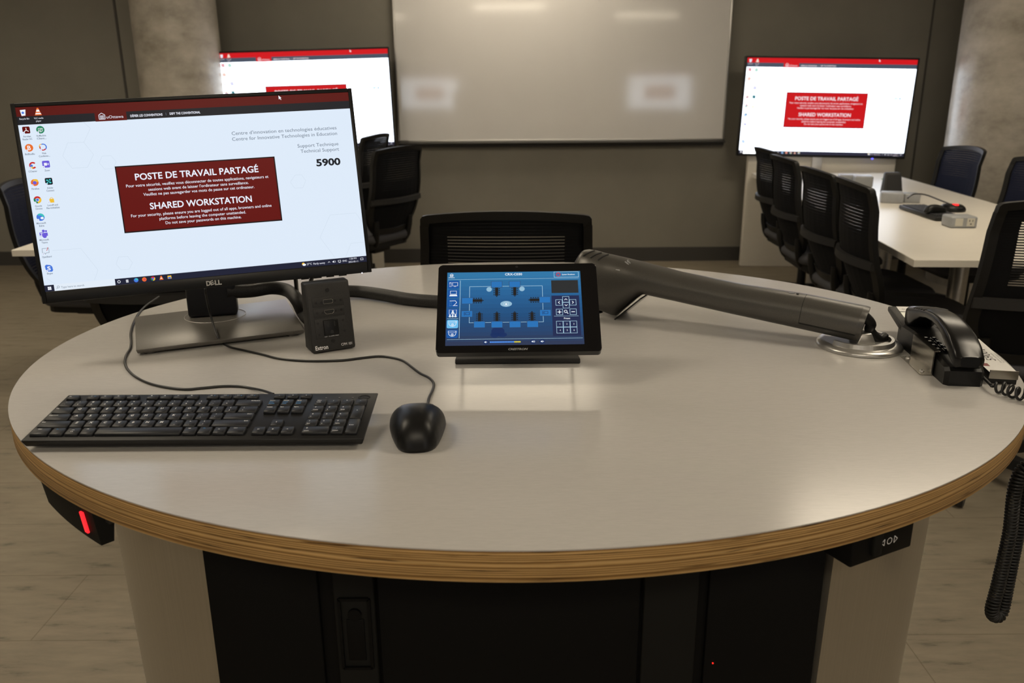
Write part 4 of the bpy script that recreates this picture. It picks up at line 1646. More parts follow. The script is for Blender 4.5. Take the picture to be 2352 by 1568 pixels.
def plan_table(cx, cy, vert, tip):
    a, b = (15, 45) if vert else (45, 15)
    trect(cx - a, cy - b, cx + a, cy + b, 'tab', 3)
    for k in range(4):
        for s in (-1, 1):
            o = (-33 + 22 * k)
            x, y = (cx + s * 25, cy + o) if vert else (cx + o, cy + s * 25)
            trect(x - 6, y - 5, x + 6, y + 5, 'tab', 3)
    x, y = (cx, cy + tip * 52) if vert else (cx + tip * 52, cy)
    trect(x - 6, y - 5, x + 6, y + 5, 'tab', 3)


for q in ((475, 224, True, 1), (647, 222, True, 1), (293, 319, False, 1), (833, 320, False, -1), (313, 500, True, -1), (476, 500, True, -1), (643, 500, True, -1), (805, 500, True, -1)):
    plan_table(*q)
tell(403, 197, 26, 26, 'pale', 3)
tell(716, 196, 26, 26, 'pale', 3)
tell(564, 360, 55, 32, 'pale', 3)
tring(564, 360, 24, 2, 'white', 4)
trect(555, 357, 573, 374, 'white', 4)
tring(564, 357, 8, 3, 'white', 4, 0, 180, 8)
trect(997, 104, 1253, 247, 'dark', 2)
trect(994, 275, 1256, 712, 'navy', 1)
for cx, cy in ((1129, 318), (1129, 383), (1063, 352), (1194, 352), (1064, 456), (1192, 455)):
    tframe(cx - 32, cy - 33, cx + 32, cy + 33, 4, 'line', 2)
for cx, cy, dx, dy in ((1129, 318, 0, -1), (1129, 383, 0, 1), (1063, 352, -1, 0), (1194, 352, 1, 0)):
    tip = (cx + dx * 7, cy + dy * 7)
    for s in (-1, 1):
        tline(cx - dx * 8 + s * 13 * (dx == 0), cy - dy * 8 + s * 13 * (dy == 0), tip[0], tip[1], 6, 'white')
tline(1046, 456, 1082, 456, 8, 'white')
tline(1064, 438, 1064, 474, 8, 'white')
tline(1175, 455, 1209, 455, 8, 'white')
tring(1122, 450, 16, 6, 'white')
tline(1133, 462, 1146, 476, 7, 'white')
trect(1010, 499, 1241, 502, 'line', 2)
ttxt('Preset', 1132, 534, 18, 'white', 58, 'CENTER', bold=0.02)
for r0_ in range(2):
    for c0_ in range(3):
        x0, y0 = 1029 + c0_ * 64.5, 553 + r0_ * 66
        tframe(x0, y0, x0 + 64, y0 + 65, 3.5, 'line', 2)
        ttxt(str(r0_ * 3 + c0_ + 1), x0 + 34, y0 + 41, 17, 'white', None, 'CENTER')
for cx, w_ in ((374, 1), (809, 2), (893, 3)):
    tell(cx, 767, 26, 24, 'shade', 2)
    tpoly([(cx - 14, 772), (cx - 6, 772), (cx + 2, 779), (cx + 2, 755), (cx - 6, 762), (cx - 14, 762)], 'white', 3)
    if w_ == 1:
        trect(cx + 5, 765, cx + 12, 769, 'white', 3)
    elif w_ == 2:
        tring(cx + 2, 767, 9, 3, 'white', 3, -50, 50, 6)
        tring(cx + 2, 767, 15, 3, 'white', 3, -50, 50, 6)
    else:
        tline(cx + 6, 762, cx + 14, 772, 3, 'white')
        tline(cx + 6, 772, cx + 14, 762, 3, 'white')
for k in range(19):
    tell(417 + k * 15, 768, 8, 8, 'dot' if k < 15 else 'yel', 3, 12)
for v in range(len(mb.v)):
    mb.v[v] = MT @ mb.v[v]
mb.obj('screen', mt_, t)
mb = MB()
mb.text('CRESTRON', MT @ Matrix.Translation(((669 - 640) * u_, -0.0010, -(852 - 400) * u_)) @ Matrix.Rotation(R(90), 4, 'X'), 0.0047, bold=0.03, shear=0.25, width=0.0305, align='CENTER')
mb.obj('maker_name', M_SILV, t)
mb = MB()
mb.cyl(MT @ Vector(((669 - 640) * u_, -0.0005, (400 + 58) * u_)), MT @ Vector(((669 - 640) * u_, -0.0012, (400 + 58) * u_)), 0.0022, seg=14)
mb.obj('light_sensor', M_CHG, t)
mb = MB()
f0, f1 = az(1045, 837, TT), az(1333, 834, TT)
T0 = -Vector(t.location)
wft = f1.x - f0.x
cxf = (f0.x + f1.x) / 2 + T0.x
yf = f0.y + T0.y
mb.hexa([(cxf - wft / 2, yf, 0.0), (cxf + wft / 2, yf, 0.0), (cxf + wft / 2, yf + 0.10, 0.0), (cxf - wft / 2, yf + 0.10, 0.0),
         (cxf - wft / 2, yf + 0.002, 0.009), (cxf + wft / 2, yf + 0.002, 0.009), (cxf + wft / 2 - 0.012, yf + 0.098, 0.014), (cxf - wft / 2 + 0.012, yf + 0.098, 0.014)], bev=0.002)
mb.obj('foot', M_BLKM, t)
mb = MB()
pc = MT @ Vector((0.006, 0.014, -0.01))
for sx_ in (-0.099, 0.099):
    mb.tube(smooth_path([(cxf + sx_, yf + 0.085, 0.009), (cxf + sx_, yf + 0.088, pc.z * 0.6), (cxf + sx_, pc.y + 0.01, pc.z + 0.006)], 5), 0.0022, 8)
mb.obj('support', M_BLKM, t)

# ------------------------------------------------------------------ document camera folded down
H0, B0 = az(1395, 722, TT), az(1972, 795, TT)
ad = (B0 - H0).normalized()
pn = Vector((ad.y, -ad.x, 0))           # horizontal normal of the arm plane, towards the viewer
if pn.y > 0:
    pn = -pn
t = thing('document_camera', 'long grey document camera folded down across the right side of the podium', 'document camera', (B0.x, B0.y, TT))
T0 = -Vector(t.location)
st_ = [((1338, 577), (1318, 612)), ((1342, 573), (1316, 650)), ((1350, 571), (1330, 690)), ((1368, 574), (1362, 706)), ((1385, 579), (1395, 717)), ((1398, 582), (1412, 724)), ((1404, 583), (1420, 725)),
       ((1430, 590), (1446, 702)), ((1455, 597), (1464, 686)), ((1472, 601), (1478, 676)), ((1486, 605), (1486, 674.5)), ((1560, 624), (1556, 690)), ((1700, 652), (1680, 718)), ((1850, 675), (1835, 752)), ((1990, 703), (1966, 781)), ((1999, 706), (1972, 783))]
WD = [0.012, 0.030, 0.040, 0.043, 0.044, 0.044, 0.044, 0.044, 0.044, 0.043, 0.042, 0.039, 0.037, 0.037, 0.037, 0.036]
NR = 36
ringsd = []
for ((a, b), w_) in zip(st_, WD):
    pa, pb = apl(*a, B0, pn) + T0, apl(*b, B0, pn) + T0
    c, hv = (pa + pb) / 2, (pa - pb) / 2
    ring = []
    for k in range(NR):
        an = 2 * math.pi * k / NR
        ca, sa = math.cos(an), math.sin(an)
        e = 0.82
        ring.append(c + hv * (abs(ca) ** e * (1 if ca > 0 else -1)) * 0.965 + pn * w_ * (abs(sa) ** e * (1 if sa > 0 else -1)))
    ringsd.append(ring)
mb = MB()
mb.loft(ringsd)
arm = mb.obj('arm', M_DOC, t, autos=50)


def dsurf(i, f, an, off=0.0):
    """point on the arm between station i and i+1; angle from the top towards the viewer"""
    k = an / (2 * math.pi) * NR
    k0 = int(k)
    q = []
    for r_ in (ringsd[i], ringsd[i + 1]):
        q.append(r_[k0].lerp(r_[(k0 + 1) % NR], k - k0))
    p = q[0].lerp(q[1], f)
    cc = (sum(ringsd[i], Vector()) / NR).lerp(sum(ringsd[i + 1], Vector()) / NR, f)
    return p + (p - cc).normalized() * off


# cover panel at the pivot end, vents, print
mb = MB()
rs = []
for f in (0.03, 0.3, 0.6, 0.97):
    ring = [dsurf(13, f, R(an), 0.0012) for an in range(6, 112, 6)]
    ring += [dsurf(13, f, R(an), -0.002) for an in range(108, 2, -6)]
    rs.append(ring)
mb.loft(rs)
mb.obj('cover_panel', M_DOC, arm, autos=40)
mb = MB()
rs = []
for f in (0.018, 0.030):
    ring = [dsurf(13, f, R(an), 0.0006) for an in range(-0, 118, 6)]
    ring += [dsurf(13, f, R(an), -0.002) for an in range(114, -4, -6)]
    rs.append(ring)
mb.loft(rs, smooth=False)
rs = []
for f in (0.03, 0.5, 0.97):
    rs.append([dsurf(13, f, R(110), 0.0007), dsurf(13, f, R(115), 0.0007), dsurf(13, f, R(115), -0.001), dsurf(13, f, R(110), -0.001)])
mb.loft(rs, smooth=False)
mb.obj('cover_seam', M_INK, arm)
mb = MB()
for i, f in ((3, 0.05), (3, 0.9), (5, 0.2)):
    pass
for sxx in (1366, 1382, 1398):
    rs = []
    for k in range(7):
        an = R(2 + 34 * k / 6)
        pxx = sxx - 13 * k / 6
        i = max(j for j in range(len(st_) - 1) if st_[j][0][0] <= max(1338, pxx))
        f = (pxx - st_[i][0][0]) / max(1, st_[i + 1][0][0] - st_[i][0][0])
        p = dsurf(i, min(1, max(0, f)), an, 0.0006)
        rs.append(p)
    mb.tube(rs, 0.0017, 6)
mb.obj('vent_slots', M_INK, arm)
mb = MB()
pA, pB = dsurf(7, 0.1, R(62), 0.001), dsurf(8, 0.2, R(18), 0.001)
nn = (pA - pB).cross(ad)
if nn.y > 0:
    nn = -nn
xdir = (pB - pA).normalized()
ydir = nn.cross(xdir)
mb.text('wolf', frame(pA - T0 * 0 + nn.normalized() * 0.002, xdir, ydir), 0.017, bold=0.02, width=(pB - pA).length)
mb.obj('maker_name', M_SILV, arm)
mb = MB()
a_ = dsurf(12, 0.80, R(6), 0.0004)
mb.box((0, 0, 0), (0.009, 0.003, 0.0012), 0, M=frame(a_, ad, -pn))
mb.box((0.011, 0, 0), (0.004, 0.004, 0.0012), 1, M=frame(a_, ad, -pn))
mb.obj('indicator', [M_SILV, M_INK], arm)
mb = MB()
e0, e1 = apl(1484, 676, B0, pn) + T0, apl(1424, 724, B0, pn) + T0
mb.hexa([e0 + pn * 0.034, e1 + pn * 0.034, e1 - pn * 0.034, e0 - pn * 0.034] + [p + Vector((0.0025, 0, -0.0018)) for p in (e0 + pn * 0.034, e1 + pn * 0.034, e1 - pn * 0.034, e0 - pn * 0.034)], bev=0.0005)
mb.obj('lens_window', M_GLOSS, arm)
mb = MB()
hp = apl(1350, 716, B0, pn) + T0
mb.cyl(Vector((hp.x + 0.02, hp.y, hp.z - 0.002)), Vector((hp.x + 0.02, hp.y, 0.0)), 0.010, 0.012, 16)
mb.obj('rest_foot', M_BLK, arm)
mb = MB()
mb.lathe([(0.071, 0.0), (0.073, 0.003), (0.070, 0.008), (0.060, 0.0105), (0.059, 0.0105), (0.0, 0.0105)], seg=64)
mb.obj('base_ring', M_ALU, t)
mb = MB()
ring = []
rs = []
for k in range(41):
    an = R(200 + 215 * k / 40)
    d = Vector((math.cos(an), math.sin(an), 0))
    rs.append([d * 0.052 + Vector((0, 0, 0.010)), d * 0.059 + Vector((0, 0, 0.010)), d * 0.057 + Vector((0, 0, 0.018)), d * 0.052 + Vector((0, 0, 0.018))])
mb.loft(rs, smooth=False)
mb.obj('swivel_collar', M_ALU, t)
mb = MB()
j0 = apl(1988, 766, B0, pn) + T0
mb.hexa([Vector((-0.012, -0.02, 0.010)), Vector((0.022, -0.02, 0.010)), Vector((0.022, 0.02, 0.010)), Vector((-0.012, 0.02, 0.010)),
         j0 + Vector((-0.012, -0.012, 0.002)), j0 + Vector((0.006, -0.012, 0.004)), j0 + Vector((0.006, 0.012, 0.004)), j0 + Vector((-0.012, 0.012, 0.002))], bev=0.002)
mb.obj('hinge', M_ALU, t)
mb = MB()
h1 = apl(1996, 735, B0, pn) + T0
mb.tube(smooth_path([h1 + Vector((-0.012, 0, 0.01)), h1 + Vector((0.004, 0, -0.006)), Vector((h1.x + 0.006, 0.0, 0.03)), Vector((0.034, 0.0, 0.012)), Vector((0.05, 0.01, 0.014))], 5), 0.009, 10)
mb.obj('cable_loop', M_BLK, t)

# ------------------------------------------------------------------ telephone
pf = az(2163, 884, TT)
ph = thing('telephone', 'black corded desk telephone at the right end of the podium, handset on its cradle', 'telephone', (0.668, 1.190, TT), R(-7.3))
mb = MB()
PWd = 0.058
prof = [(0.0, 0.0), (0.0, 0.024), (0.006, 0.029), (0.075, 0.036), (0.165, 0.040), (0.23, 0.036), (0.23, 0.006), (0.20, 0.0)]
rs = []
for x in (0.0, 0.006, PWd - 0.006, PWd):
    k = 0.006 if x in (0.0, PWd) else 0.0
    rs.append([Vector((x, y + (k if y < 0.03 else 0), z - (k * 0.4 if z > 0.02 else 0))) for y, z in prof])
mb.loft(rs, smooth=False)
mb.obj('base', M_BLK, ph)
mb = MB()
for r_ in range(4):
    for c_ in range(2):
        x, y = 0.007 + c_ * 0.0125, 0.068 + r_ * 0.018
        zz = 0.0368 + (y - 0.075) * 0.044
        mb.box((x + 0.002, y, zz), (0.010, 0.012, 0.006), 0, bev=0.002)
        mb.box((x + 0.002, y, zz + 0.0033), (0.004, 0.003, 0.0003), 1)
mb.obj('keypad', [M_GLOSS, M_PRINT], ph)
mb = MB()
mb.hexa([(0.0, 0.215, 0.022), (0.062, 0.215, 0.022), (0.062, 0.30, 0.040), (0.0, 0.30, 0.040), (0.0, 0.212, 0.036), (0.062, 0.212, 0.036), (0.062, 0.302, 0.050), (0.0, 0.302, 0.050)], bev=0.003)
fl = mb.obj('display_flap', M_BLKM, ph)
mb = MB()
for x0, x1, y0, y1, mi in ((0.014, 0.060, 0.275, 0.298, 0), (0.014, 0.060, 0.248, 0.272, 1), (0.014, 0.060, 0.222, 0.245, 0)):
    zz = lambda y: 0.0362 + (y - 0.212) * 0.1556 + 0.0004
    mb.poly([(x0, y0, zz(y0)), (x1, y0, zz(y0)), (x1, y1, zz(y1)), (x0, y1, zz(y1))], mi)
mb.text('ID MGR', Matrix.Translation((0.02, 0.283, 0.0481)) @ Matrix.Rotation(R(8.8), 4, 'X'), 0.006, 2)
mb.obj('display', [M_CARD, M_LCD, M_INK], fl)
# handset: a loft along an arch
hp_ = [(-0.009, 0.042, 0.014, 0.008), (-0.005, 0.0405, 0.0215, 0.0105), (0.015, 0.0515, 0.0225, 0.0145), (0.036, 0.0635, 0.022, 0.0135), (0.060, 0.072, 0.021, 0.011), (0.085, 0.0775, 0.0205, 0.009), (0.111, 0.079, 0.020, 0.008), (0.14, 0.077, 0.020, 0.008), (0.165, 0.0725, 0.0205, 0.009), (0.19, 0.064, 0.0215, 0.013), (0.208, 0.055, 0.0225, 0.0185), (0.226, 0.0505, 0.022, 0.0185), (0.236, 0.048, 0.013, 0.010)]
mb = MB()
rs = []
for i, (y, z, hw, hh) in enumerate(hp_):
    a, b = hp_[max(0, i - 1)], hp_[min(len(hp_) - 1, i + 1)]
    dy, dz = b[0] - a[0], b[1] - a[1]
    L = math.hypot(dy, dz)
    ny, nz = -dz / L, dy / L
    if i in (0, 1, len(hp_) - 2, len(hp_) - 1):
        ny, nz = ny * 0.3, 1.0
        L2 = math.hypot(ny, nz)
        ny, nz = ny / L2, nz / L2
    ring = []
    for k in range(24):
        an = 2 * math.pi * k / 24
        ca, sa = math.cos(an), math.sin(an)
        cx_ = abs(ca) ** 0.42 * (1 if ca > 0 else -1) * hw
        cz_ = abs(sa) ** 0.5 * (1 if sa > 0 else -1) * hh
        ring.append(Vector((0.029 + cx_, y + ny * cz_, z + nz * cz_)))
    rs.append(ring)
mb.loft(rs)
hs = mb.obj('handset', M_HAND, ph, autos=60)
mb = MB()
for k in range(5):
    i = 7.6 + k * 0.4
    i0 = int(i)
    f = i - i0
    y = hp_[i0][0] * (1 - f) + hp_[i0 + 1][0] * f - 0.004
    z = hp_[i0][1] * (1 - f) + hp_[i0 + 1][1] * f
    hh = hp_[i0][3] * (1 - f) + hp_[i0 + 1][3] * f
    a, b = hp_[i0], hp_[i0 + 1]
    dy, dz = b[0] - a[0], b[1] - a[1]
    L = math.hypot(dy, dz)
    ny, nz = -dz / L, dy / L
    pts = [Vector((0.029 + x, y + ny * (hh * (1 - (abs(x) / 0.024) ** 6 * 0.4)), z + nz * (hh * (1 - (abs(x) / 0.024) ** 6 * 0.4)))) for x in (-0.020, -0.015, -0.008, 0, 0.008, 0.015, 0.020)]
    mb.tube(pts, 0.0016, 6)
mb.obj('grip_ribs', M_BLKM, hs)
# coiled cord, partly stretched on the table, the rest hanging over the rim
def coil(path, r, wire, pitch_fn, seg=7):
    pts = smooth_path(path, 24)
    out = []
    ph_ = 0.0
    u = None
    acc = 0
    for i in range(len(pts) - 1):
        a, b = pts[i], pts[i + 1]
        d = (b - a)
        L = d.length
        d = d / L
        u = d.orthogonal().normalized() if u is None else (u - d * u.dot(d)).normalized()
        w = d.cross(u)
        s = acc
        steps = max(1, int(math.ceil(L / pitch_fn(acc) * 11)))
        for k in range(steps):
            p = a + d * (L * k / steps)
            an = ph_ + 2 * math.pi * (L * k / steps) / pitch_fn(acc)
            rr = r * min(1, acc / 0.012 + 0.05)
            out.append(p + (u * math.cos(an) + w * math.sin(an)) * rr)
        ph_ += 2 * math.pi * L / pitch_fn(acc)
        acc += L
    return out


MI = Matrix.Translation(Vector((0.668, 1.190, TT))) @ Matrix.Rotation(R(-7.3), 4, 'Z')
MI = MI.inverted()
c0 = az(2229, 836, TT + 0.03)
c1 = az(2258, 866, TT + 0.012)
c2 = az(2276, 884, TT + 0.011)
c3 = az(2310, 893, TT + 0.011)
c4 = az(2345, 905, TT + 0.011)
c5 = Vector((0.768, 1.105, TT + 0.012))
mb = MB()
mb.tube(smooth_path([MI @ c0, MI @ c1, MI @ c2], 6), 0.0024, 8)
path1 = [c2, c3, c4, c5, Vector((0.795, 1.085, TT - 0.01)), Vector((0.80, 1.085, TT - 0.06)), ay(2345, 1085, 1.09), ay(2318, 1230, 1.09), ay(2292, 1345, 1.09), ay(2279, 1395, 1.09), ay(2281, 1412, 1.095), ay(2293, 1414, 1.10), ay(2303, 1396, 1.105), ay(2318, 1320, 1.11), ay(2345, 1190, 1.115), ay(2375, 1080, 1.12), Vector((0.815, 1.16, TT - 0.02)), Vector((0.80, 1.19, TT + 0.012))]
mb.tube([MI @ p for p in coil(path1, 0.0083, 0.0022, lambda s: 0.011 if s < 0.05 else 0.0075 if s < 0.12 else 0.0052)], 0.0021, 6)
mb.obj('coiled_cord', M_CABLE, hs)
# steel hold-down bracket, screwed to the table beside the phone
bk_ = thing('hold_down_bracket', 'bent steel bracket screwed to the podium, strapping the telephone down', 'bracket', (0.668, 1.190, TT), R(-7.3))
mb = MB()
y0, y1 = 0.045, 0.142
mb.box((-0.0035, (y0 + y1) / 2, 0.0208), (0.0018, y1 - y0, 0.0415))
mb.hexa([(-0.0044, y0, 0.0400), (0.005, y0, 0.0404), (0.005, y1, 0.0404), (-0.0044, y1, 0.0400), (-0.0044, y0, 0.0415), (0.005, y0, 0.0419), (0.005, y1, 0.0419), (-0.0044, y1, 0.0415)])
mb.hexa([(-0.020, y0 + 0.002, 0), (-0.0026, y0, 0), (-0.0026, y1, 0), (-0.020, y1, 0), (-0.020, y0 + 0.002, 0.0016), (-0.0026, y0, 0.0016), (-0.0026, y1, 0.0016), (-0.020, y1, 0.0016)])
mb.obj('bent_plate', M_STEEL, bk_)
for y in (y0 + 0.018, y1 - 0.012):
    mb = MB()
    mb.lathe([(0.0042, 0.0016), (0.0040, 0.0032), (0.0026, 0.0044), (0.0, 0.0048)], c=(-0.012, y, 0), seg=18)
    mb.obj('screw', M_ALU, bk_)
# slanted sign with the help number
sg = thing('phone_sign', 'slim black and steel sign holder with a white 5900 card, right of the telephone', 'sign', (0.741, 1.199, TT), R(-12))
mb = MB()
mb.hexa([(0, 0, 0), (0.040, 0, 0), (0.040, 0.19, 0), (0, 0.19, 0), (0, 0, 0.018), (0.040, 0, 0.018), (0.040, 0.19, 0.018), (0, 0.19, 0.018)], bev=0.001)
mb.obj('holder', M_BLK, sg)
mb = MB()
mb.box((0.020, -0.001, 0.0155), (0.0405, 0.002, 0.0135))
mb.obj('front_strip', M_STEEL, sg)
mb = MB()
mb.poly([(-0.0005, 0.0, 0.0187), (0.041, 0.0, 0.0187), (0.041, 0.188, 0.0187), (-0.0005, 0.188, 0.0187)], 0)
mb.poly([(-0.0005, 0.030, 0.0189), (0.010, 0.030, 0.0189), (0.010, 0.045, 0.0189), (-0.0005, 0.045, 0.0189)], 1)
Mz = Matrix.Rotation(R(90), 4, 'Z')
mb.text('5900', Matrix.Translation((0.029, 0.062, 0.0189)) @ Mz, 0.020, 2, width=0.050)
mb.text('Soutien technique', Matrix.Translation((0.0345, 0.052, 0.0189)) @ Mz, 0.0048, 3, width=0.052)
mb.text('Technical support', Matrix.Translation((0.0395, 0.052, 0.0189)) @ Mz, 0.0048, 3, width=0.052)
mb.poly([(0.0, 0.118, 0.0189), (0.030, 0.118, 0.0189), (0.030, 0.123, 0.0189), (0.0, 0.123, 0.0189)], 2)
mb.obj('card', [M_CARD, M_REDINK, M_INK, M_PRINTG], sg)

# ------------------------------------------------------------------ big keyboard
kl, kr = az(54, 1010.6, TT + 0.016), az(834.4, 1005.7, TT + 0.016)
KW, KD = 0.442, 0.127
kb = thing('keyboard', 'black full-size keyboard at the left front of the podium', 'keyboard', (-0.6325, 0.968, TT))
MK = Matrix.Translation((0, 0, 0.015)) @ Matrix.Rotation(math.atan2(0.016, 0.127), 4, 'X')
mb = MB()
bm_ = [(0.004, 0.003, -0.0105), (KW - 0.004, 0.003, -0.0105), (KW - 0.004, KD - 0.003, -0.011), (0.004, KD - 0.003, -0.011), (0, 0, 0), (KW, 0, 0), (KW, KD, 0), (0, KD, 0)]
mb.hexa([MK @ Vector(p) for p in bm_], bev=0.0018)
mb.obj('body', M_KBB, kb)
for x in (0.05, KW - 0.05):
    mb = MB()
    mb.hexa([(x - 0.014, 0.112, 0.0), (x + 0.014, 0.112, 0.0), (x + 0.014, 0.118, 0.0), (x - 0.014, 0.118, 0.0), (x - 0.014, 0.104, 0.02), (x + 0.014, 0.104, 0.02), (x + 0.014, 0.116, 0.022), (x - 0.014, 0.116, 0.022)])
    mb.obj('foot', M_KBB, kb)
U = 0.0187
ROWY = [0.0085, 0.0272, 0.0459, 0.0646, 0.0833, 0.1055]
KX, NX, PX = 0.0055, 0.2930, 0.3575


def key(x, w, y, d, leg=()):
    """x, y: left front corner of the key cell; leg: (text, u, v, size mm, colour, width mm or None)"""
    mb = MB()
    g = 0.0011
    x0, x1, y0, y1 = x + g, x + w - g, y + g, y + d - g
    a, b, h = 0.0006, 0.0010, 0.0042
    pts = [(x0, y0, 0.0002), (x1, y0, 0.0002), (x1, y1, 0.0002), (x0, y1, 0.0002), (x0 + b, y0 + b, h), (x1 - b, y0 + b, h), (x1 - b, y1 - a, h + 0.0003), (x0 + b, y1 - a, h + 0.0003)]
    mb.hexa([MK @ Vector(p) for p in pts], bev=0.0007, seg=1)
    for (s, u, v, sz, ci, al) in leg:
        xx = x0 + b + 0.0012 + (x1 - x0 - 2 * b - 0.0024) * u
        yy = y0 + b + 0.0008 + (y1 - y0 - a - b - 0.002) * v
        mb.text(s, MK @ Matrix.Translation((xx, yy, h + 0.0005)), sz * 0.001 / 0.73, ci, None, al, 0.022)
    mb.obj('key', [M_KEY, M_PRINT, M_PRINTB], kb)


DH = 0.0187


def letters(row, x, s):
    for k, c in enumerate(s):
        key(x + k * U, U, ROWY[row], DH, [(c, 0.42, 0.52, 4.2, 1, 'CENTER')])


def small(s, u=0.0, v=0.72, al='LEFT', sz=2.1, ci=1):
    return (s, u, v, sz, ci, al)


key(KX, U, ROWY[5], 0.0135, [small('Esc', 0.1, 0.45, sz=1.8)])
for k in range(12):
    x = KX + (2 + k + (k // 4) * 0.5) * U - 0.5 * U * 0.98
    lg = [small('F%d' % (k + 1), 0.25, 0.5, sz=1.8)]
    if k in (0, 8, 9, 10, 11):
        lg.append(small('»' if k > 8 else '*', 0.7, 0.35, sz=2.2, ci=2))
    key(x, U * 0.98, ROWY[5], 0.0135, lg)
for k in range(3):
    key(NX + 0.0035 + k * U, U * 0.95, ROWY[5], 0.0135, [small(('-', '+', 'x')[k], 0.5, 0.35, 'CENTER', 2.4)])
for k, (a, b) in enumerate(zip('~!@#$%^&*()_+', '`1234567890-=')):
    key(KX + k * U, U, ROWY[4], DH, [(a, 0.42, 0.70, 2.5, 1, 'CENTER'), (b, 0.42, 0.16, 2.6, 1, 'CENTER')])
key(KX + 13 * U, 2 * U, ROWY[4], DH, [small('Backspace', 0.98, 0.74, 'RIGHT')])
key(KX, 1.5 * U, ROWY[3], DH, [small('Tab')])
letters(3, KX + 1.5 * U, 'QWERTYUIOP')
for k, (a, b) in enumerate(zip('{}', '[]')):
    key(KX + (11.5 + k) * U, U, ROWY[3], DH, [(a, 0.42, 0.68, 2.5, 1, 'CENTER'), (b, 0.42, 0.14, 2.5, 1, 'CENTER')])
key(KX + 13.5 * U, 1.5 * U, ROWY[3], DH, [('|', 0.2, 0.68, 2.5, 1, 'LEFT'), ('\\', 0.2, 0.14, 2.5, 1, 'LEFT')])
key(KX, 1.75 * U, ROWY[2], DH, [small('Caps Lock')])
letters(2, KX + 1.75 * U, 'ASDFGHJKL')
for k, (a, b) in enumerate(zip(':"', ";'")):
    key(KX + (10.75 + k) * U, U, ROWY[2], DH, [(a, 0.42, 0.68, 2.5, 1, 'CENTER'), (b, 0.42, 0.14, 2.5, 1, 'CENTER')])
key(KX + 12.75 * U, 2.25 * U, ROWY[2], DH, [small('Enter', 0.98, 0.74, 'RIGHT')])
key(KX, 2.25 * U, ROWY[1], DH, [small('Shift')])
letters(1, KX + 2.25 * U, 'ZXCVBNM')
for k, (a, b) in enumerate(zip('<>?', ',./')):
    key(KX + (9.25 + k) * U, U, ROWY[1], DH, [(a, 0.42, 0.68, 2.5, 1, 'CENTER'), (b, 0.42, 0.14, 2.5, 1, 'CENTER')])
key(KX + 12.25 * U, 2.75 * U, ROWY[1], DH, [small('Shift', 0.98, 0.74, 'RIGHT')])
x = KX
for s, w_, ci in (('Ctrl', 1.35, 1), ('Fn', 1.05, 2), ('win', 1.05, 1), ('Alt', 1.05, 1), ('', 6.05, 1), ('Alt', 1.05, 1), ('Fn', 1.05, 2), ('menu', 1.0, 1), ('Ctrl', 1.35, 1)):
    lg = []
    if s == 'win':
        lg = [('▪▪', 0.5, 0.55, 2.6, 1, 'CENTER'), ('▪▪', 0.5, 0.25, 2.6, 1, 'CENTER')]
    elif s == 'menu':
        lg = [('=', 0.4, 0.5, 3.0, 1, 'CENTER')]
    elif s:
        lg = [small(s, 0.25, 0.74, ci=ci)]
    key(x, w_ * U, ROWY[0], DH, lg)
    x += w_ * U
for r_, names_ in ((4, (('Insert', 'Print Screen'), ('Home', 'Scroll Lock'), ('PgUp', 'Pause Break'))), (3, (('Delete',), ('End',), ('PgDn',)))):
    for k, nm in enumerate(names_):
        lg = [small(nm[0], 0.02, 0.74)]
        if len(nm) > 1:
            a, b = nm[1].split()
            lg += [small(a, 0.02, 0.40, ci=2), small(b, 0.02, 0.08, ci=2)]
        key(NX + k * U, U, ROWY[r_], DH, lg)
key(NX + U, U, ROWY[1], DH, [('↑', 0.45, 0.45, 2.8, 1, 'CENTER')])
for k, s in enumerate('←↓→'):
    key(NX + k * U, U, ROWY[0], DH, [(s, 0.45, 0.45, 2.8, 1, 'CENTER')])
key(PX, U, ROWY[4], DH, [small('Num', 0.1, 0.70), small('Lock', 0.1, 0.35)])
for k, s in enumerate('/*-'):
    key(PX + (1 + k) * U, U, ROWY[4], DH, [(s, 0.42, 0.6, 2.8, 1, 'CENTER')])
for r_, row in ((3, (('7', 'Home'), ('8', '↑'), ('9', 'PgUp'))), (2, (('4', '←'), ('5', ''), ('6', '→'))), (1, (('1', 'End'), ('2', '↓'), ('3', 'PgDn')))):
    for k, (a, b) in enumerate(row):
        key(PX + k * U, U, ROWY[r_], DH, [(a, 0.25, 0.62, 2.8, 1, 'CENTER')] + ([small(b, 0.05, 0.12, sz=2.0)] if b else []))
key(PX + 3 * U, U, ROWY[2], 2 * DH, [('+', 0.42, 0.55, 3.0, 1, 'CENTER')])
key(PX + 3 * U, U, ROWY[0], 2 * DH, [small('Enter', 0.1, 0.5)])
key(PX, 2 * U, ROWY[0], DH, [('0', 0.12, 0.62, 2.8, 1, 'CENTER'), small('Insert', 0.03, 0.12, sz=2.0)])
key(PX + 2 * U, U, ROWY[0], DH, [('.', 0.4, 0.6, 2.8, 1, 'CENTER'), small('Delete', 0.05, 0.12, sz=2.0)])
mb = MB()
for k in range(3):
    mb.box((PX + 0.013 + k * U, 0.112, 0.0002), (0.0022, 0.0016, 0.0004), M=MK)
mb.obj('status_lights', M_PRINTG, kb)
mb = MB()
cl = (PX + 3.55 * U, 0.113)
rs = []
for r0_, zz in ((1.0, 0.0001), (1.0, 0.0005), (0.9, 0.0005)):
    rs.append([MK @ Vector((cl[0] + 0.0085 * r0_ * math.cos(k * math.pi / 16), cl[1] + 0.0062 * r0_ * math.sin(k * math.pi / 16), zz)) for k in range(32)])
mb.loft(rs, caps=False)
mb.text('DELL', MK @ Matrix.Translation((cl[0], cl[1] - 0.0018, 0.0004)), 0.0052, 0, width=0.011, align='CENTER', bold=0.03)
mb.obj('maker_logo', M_CHG, kb)

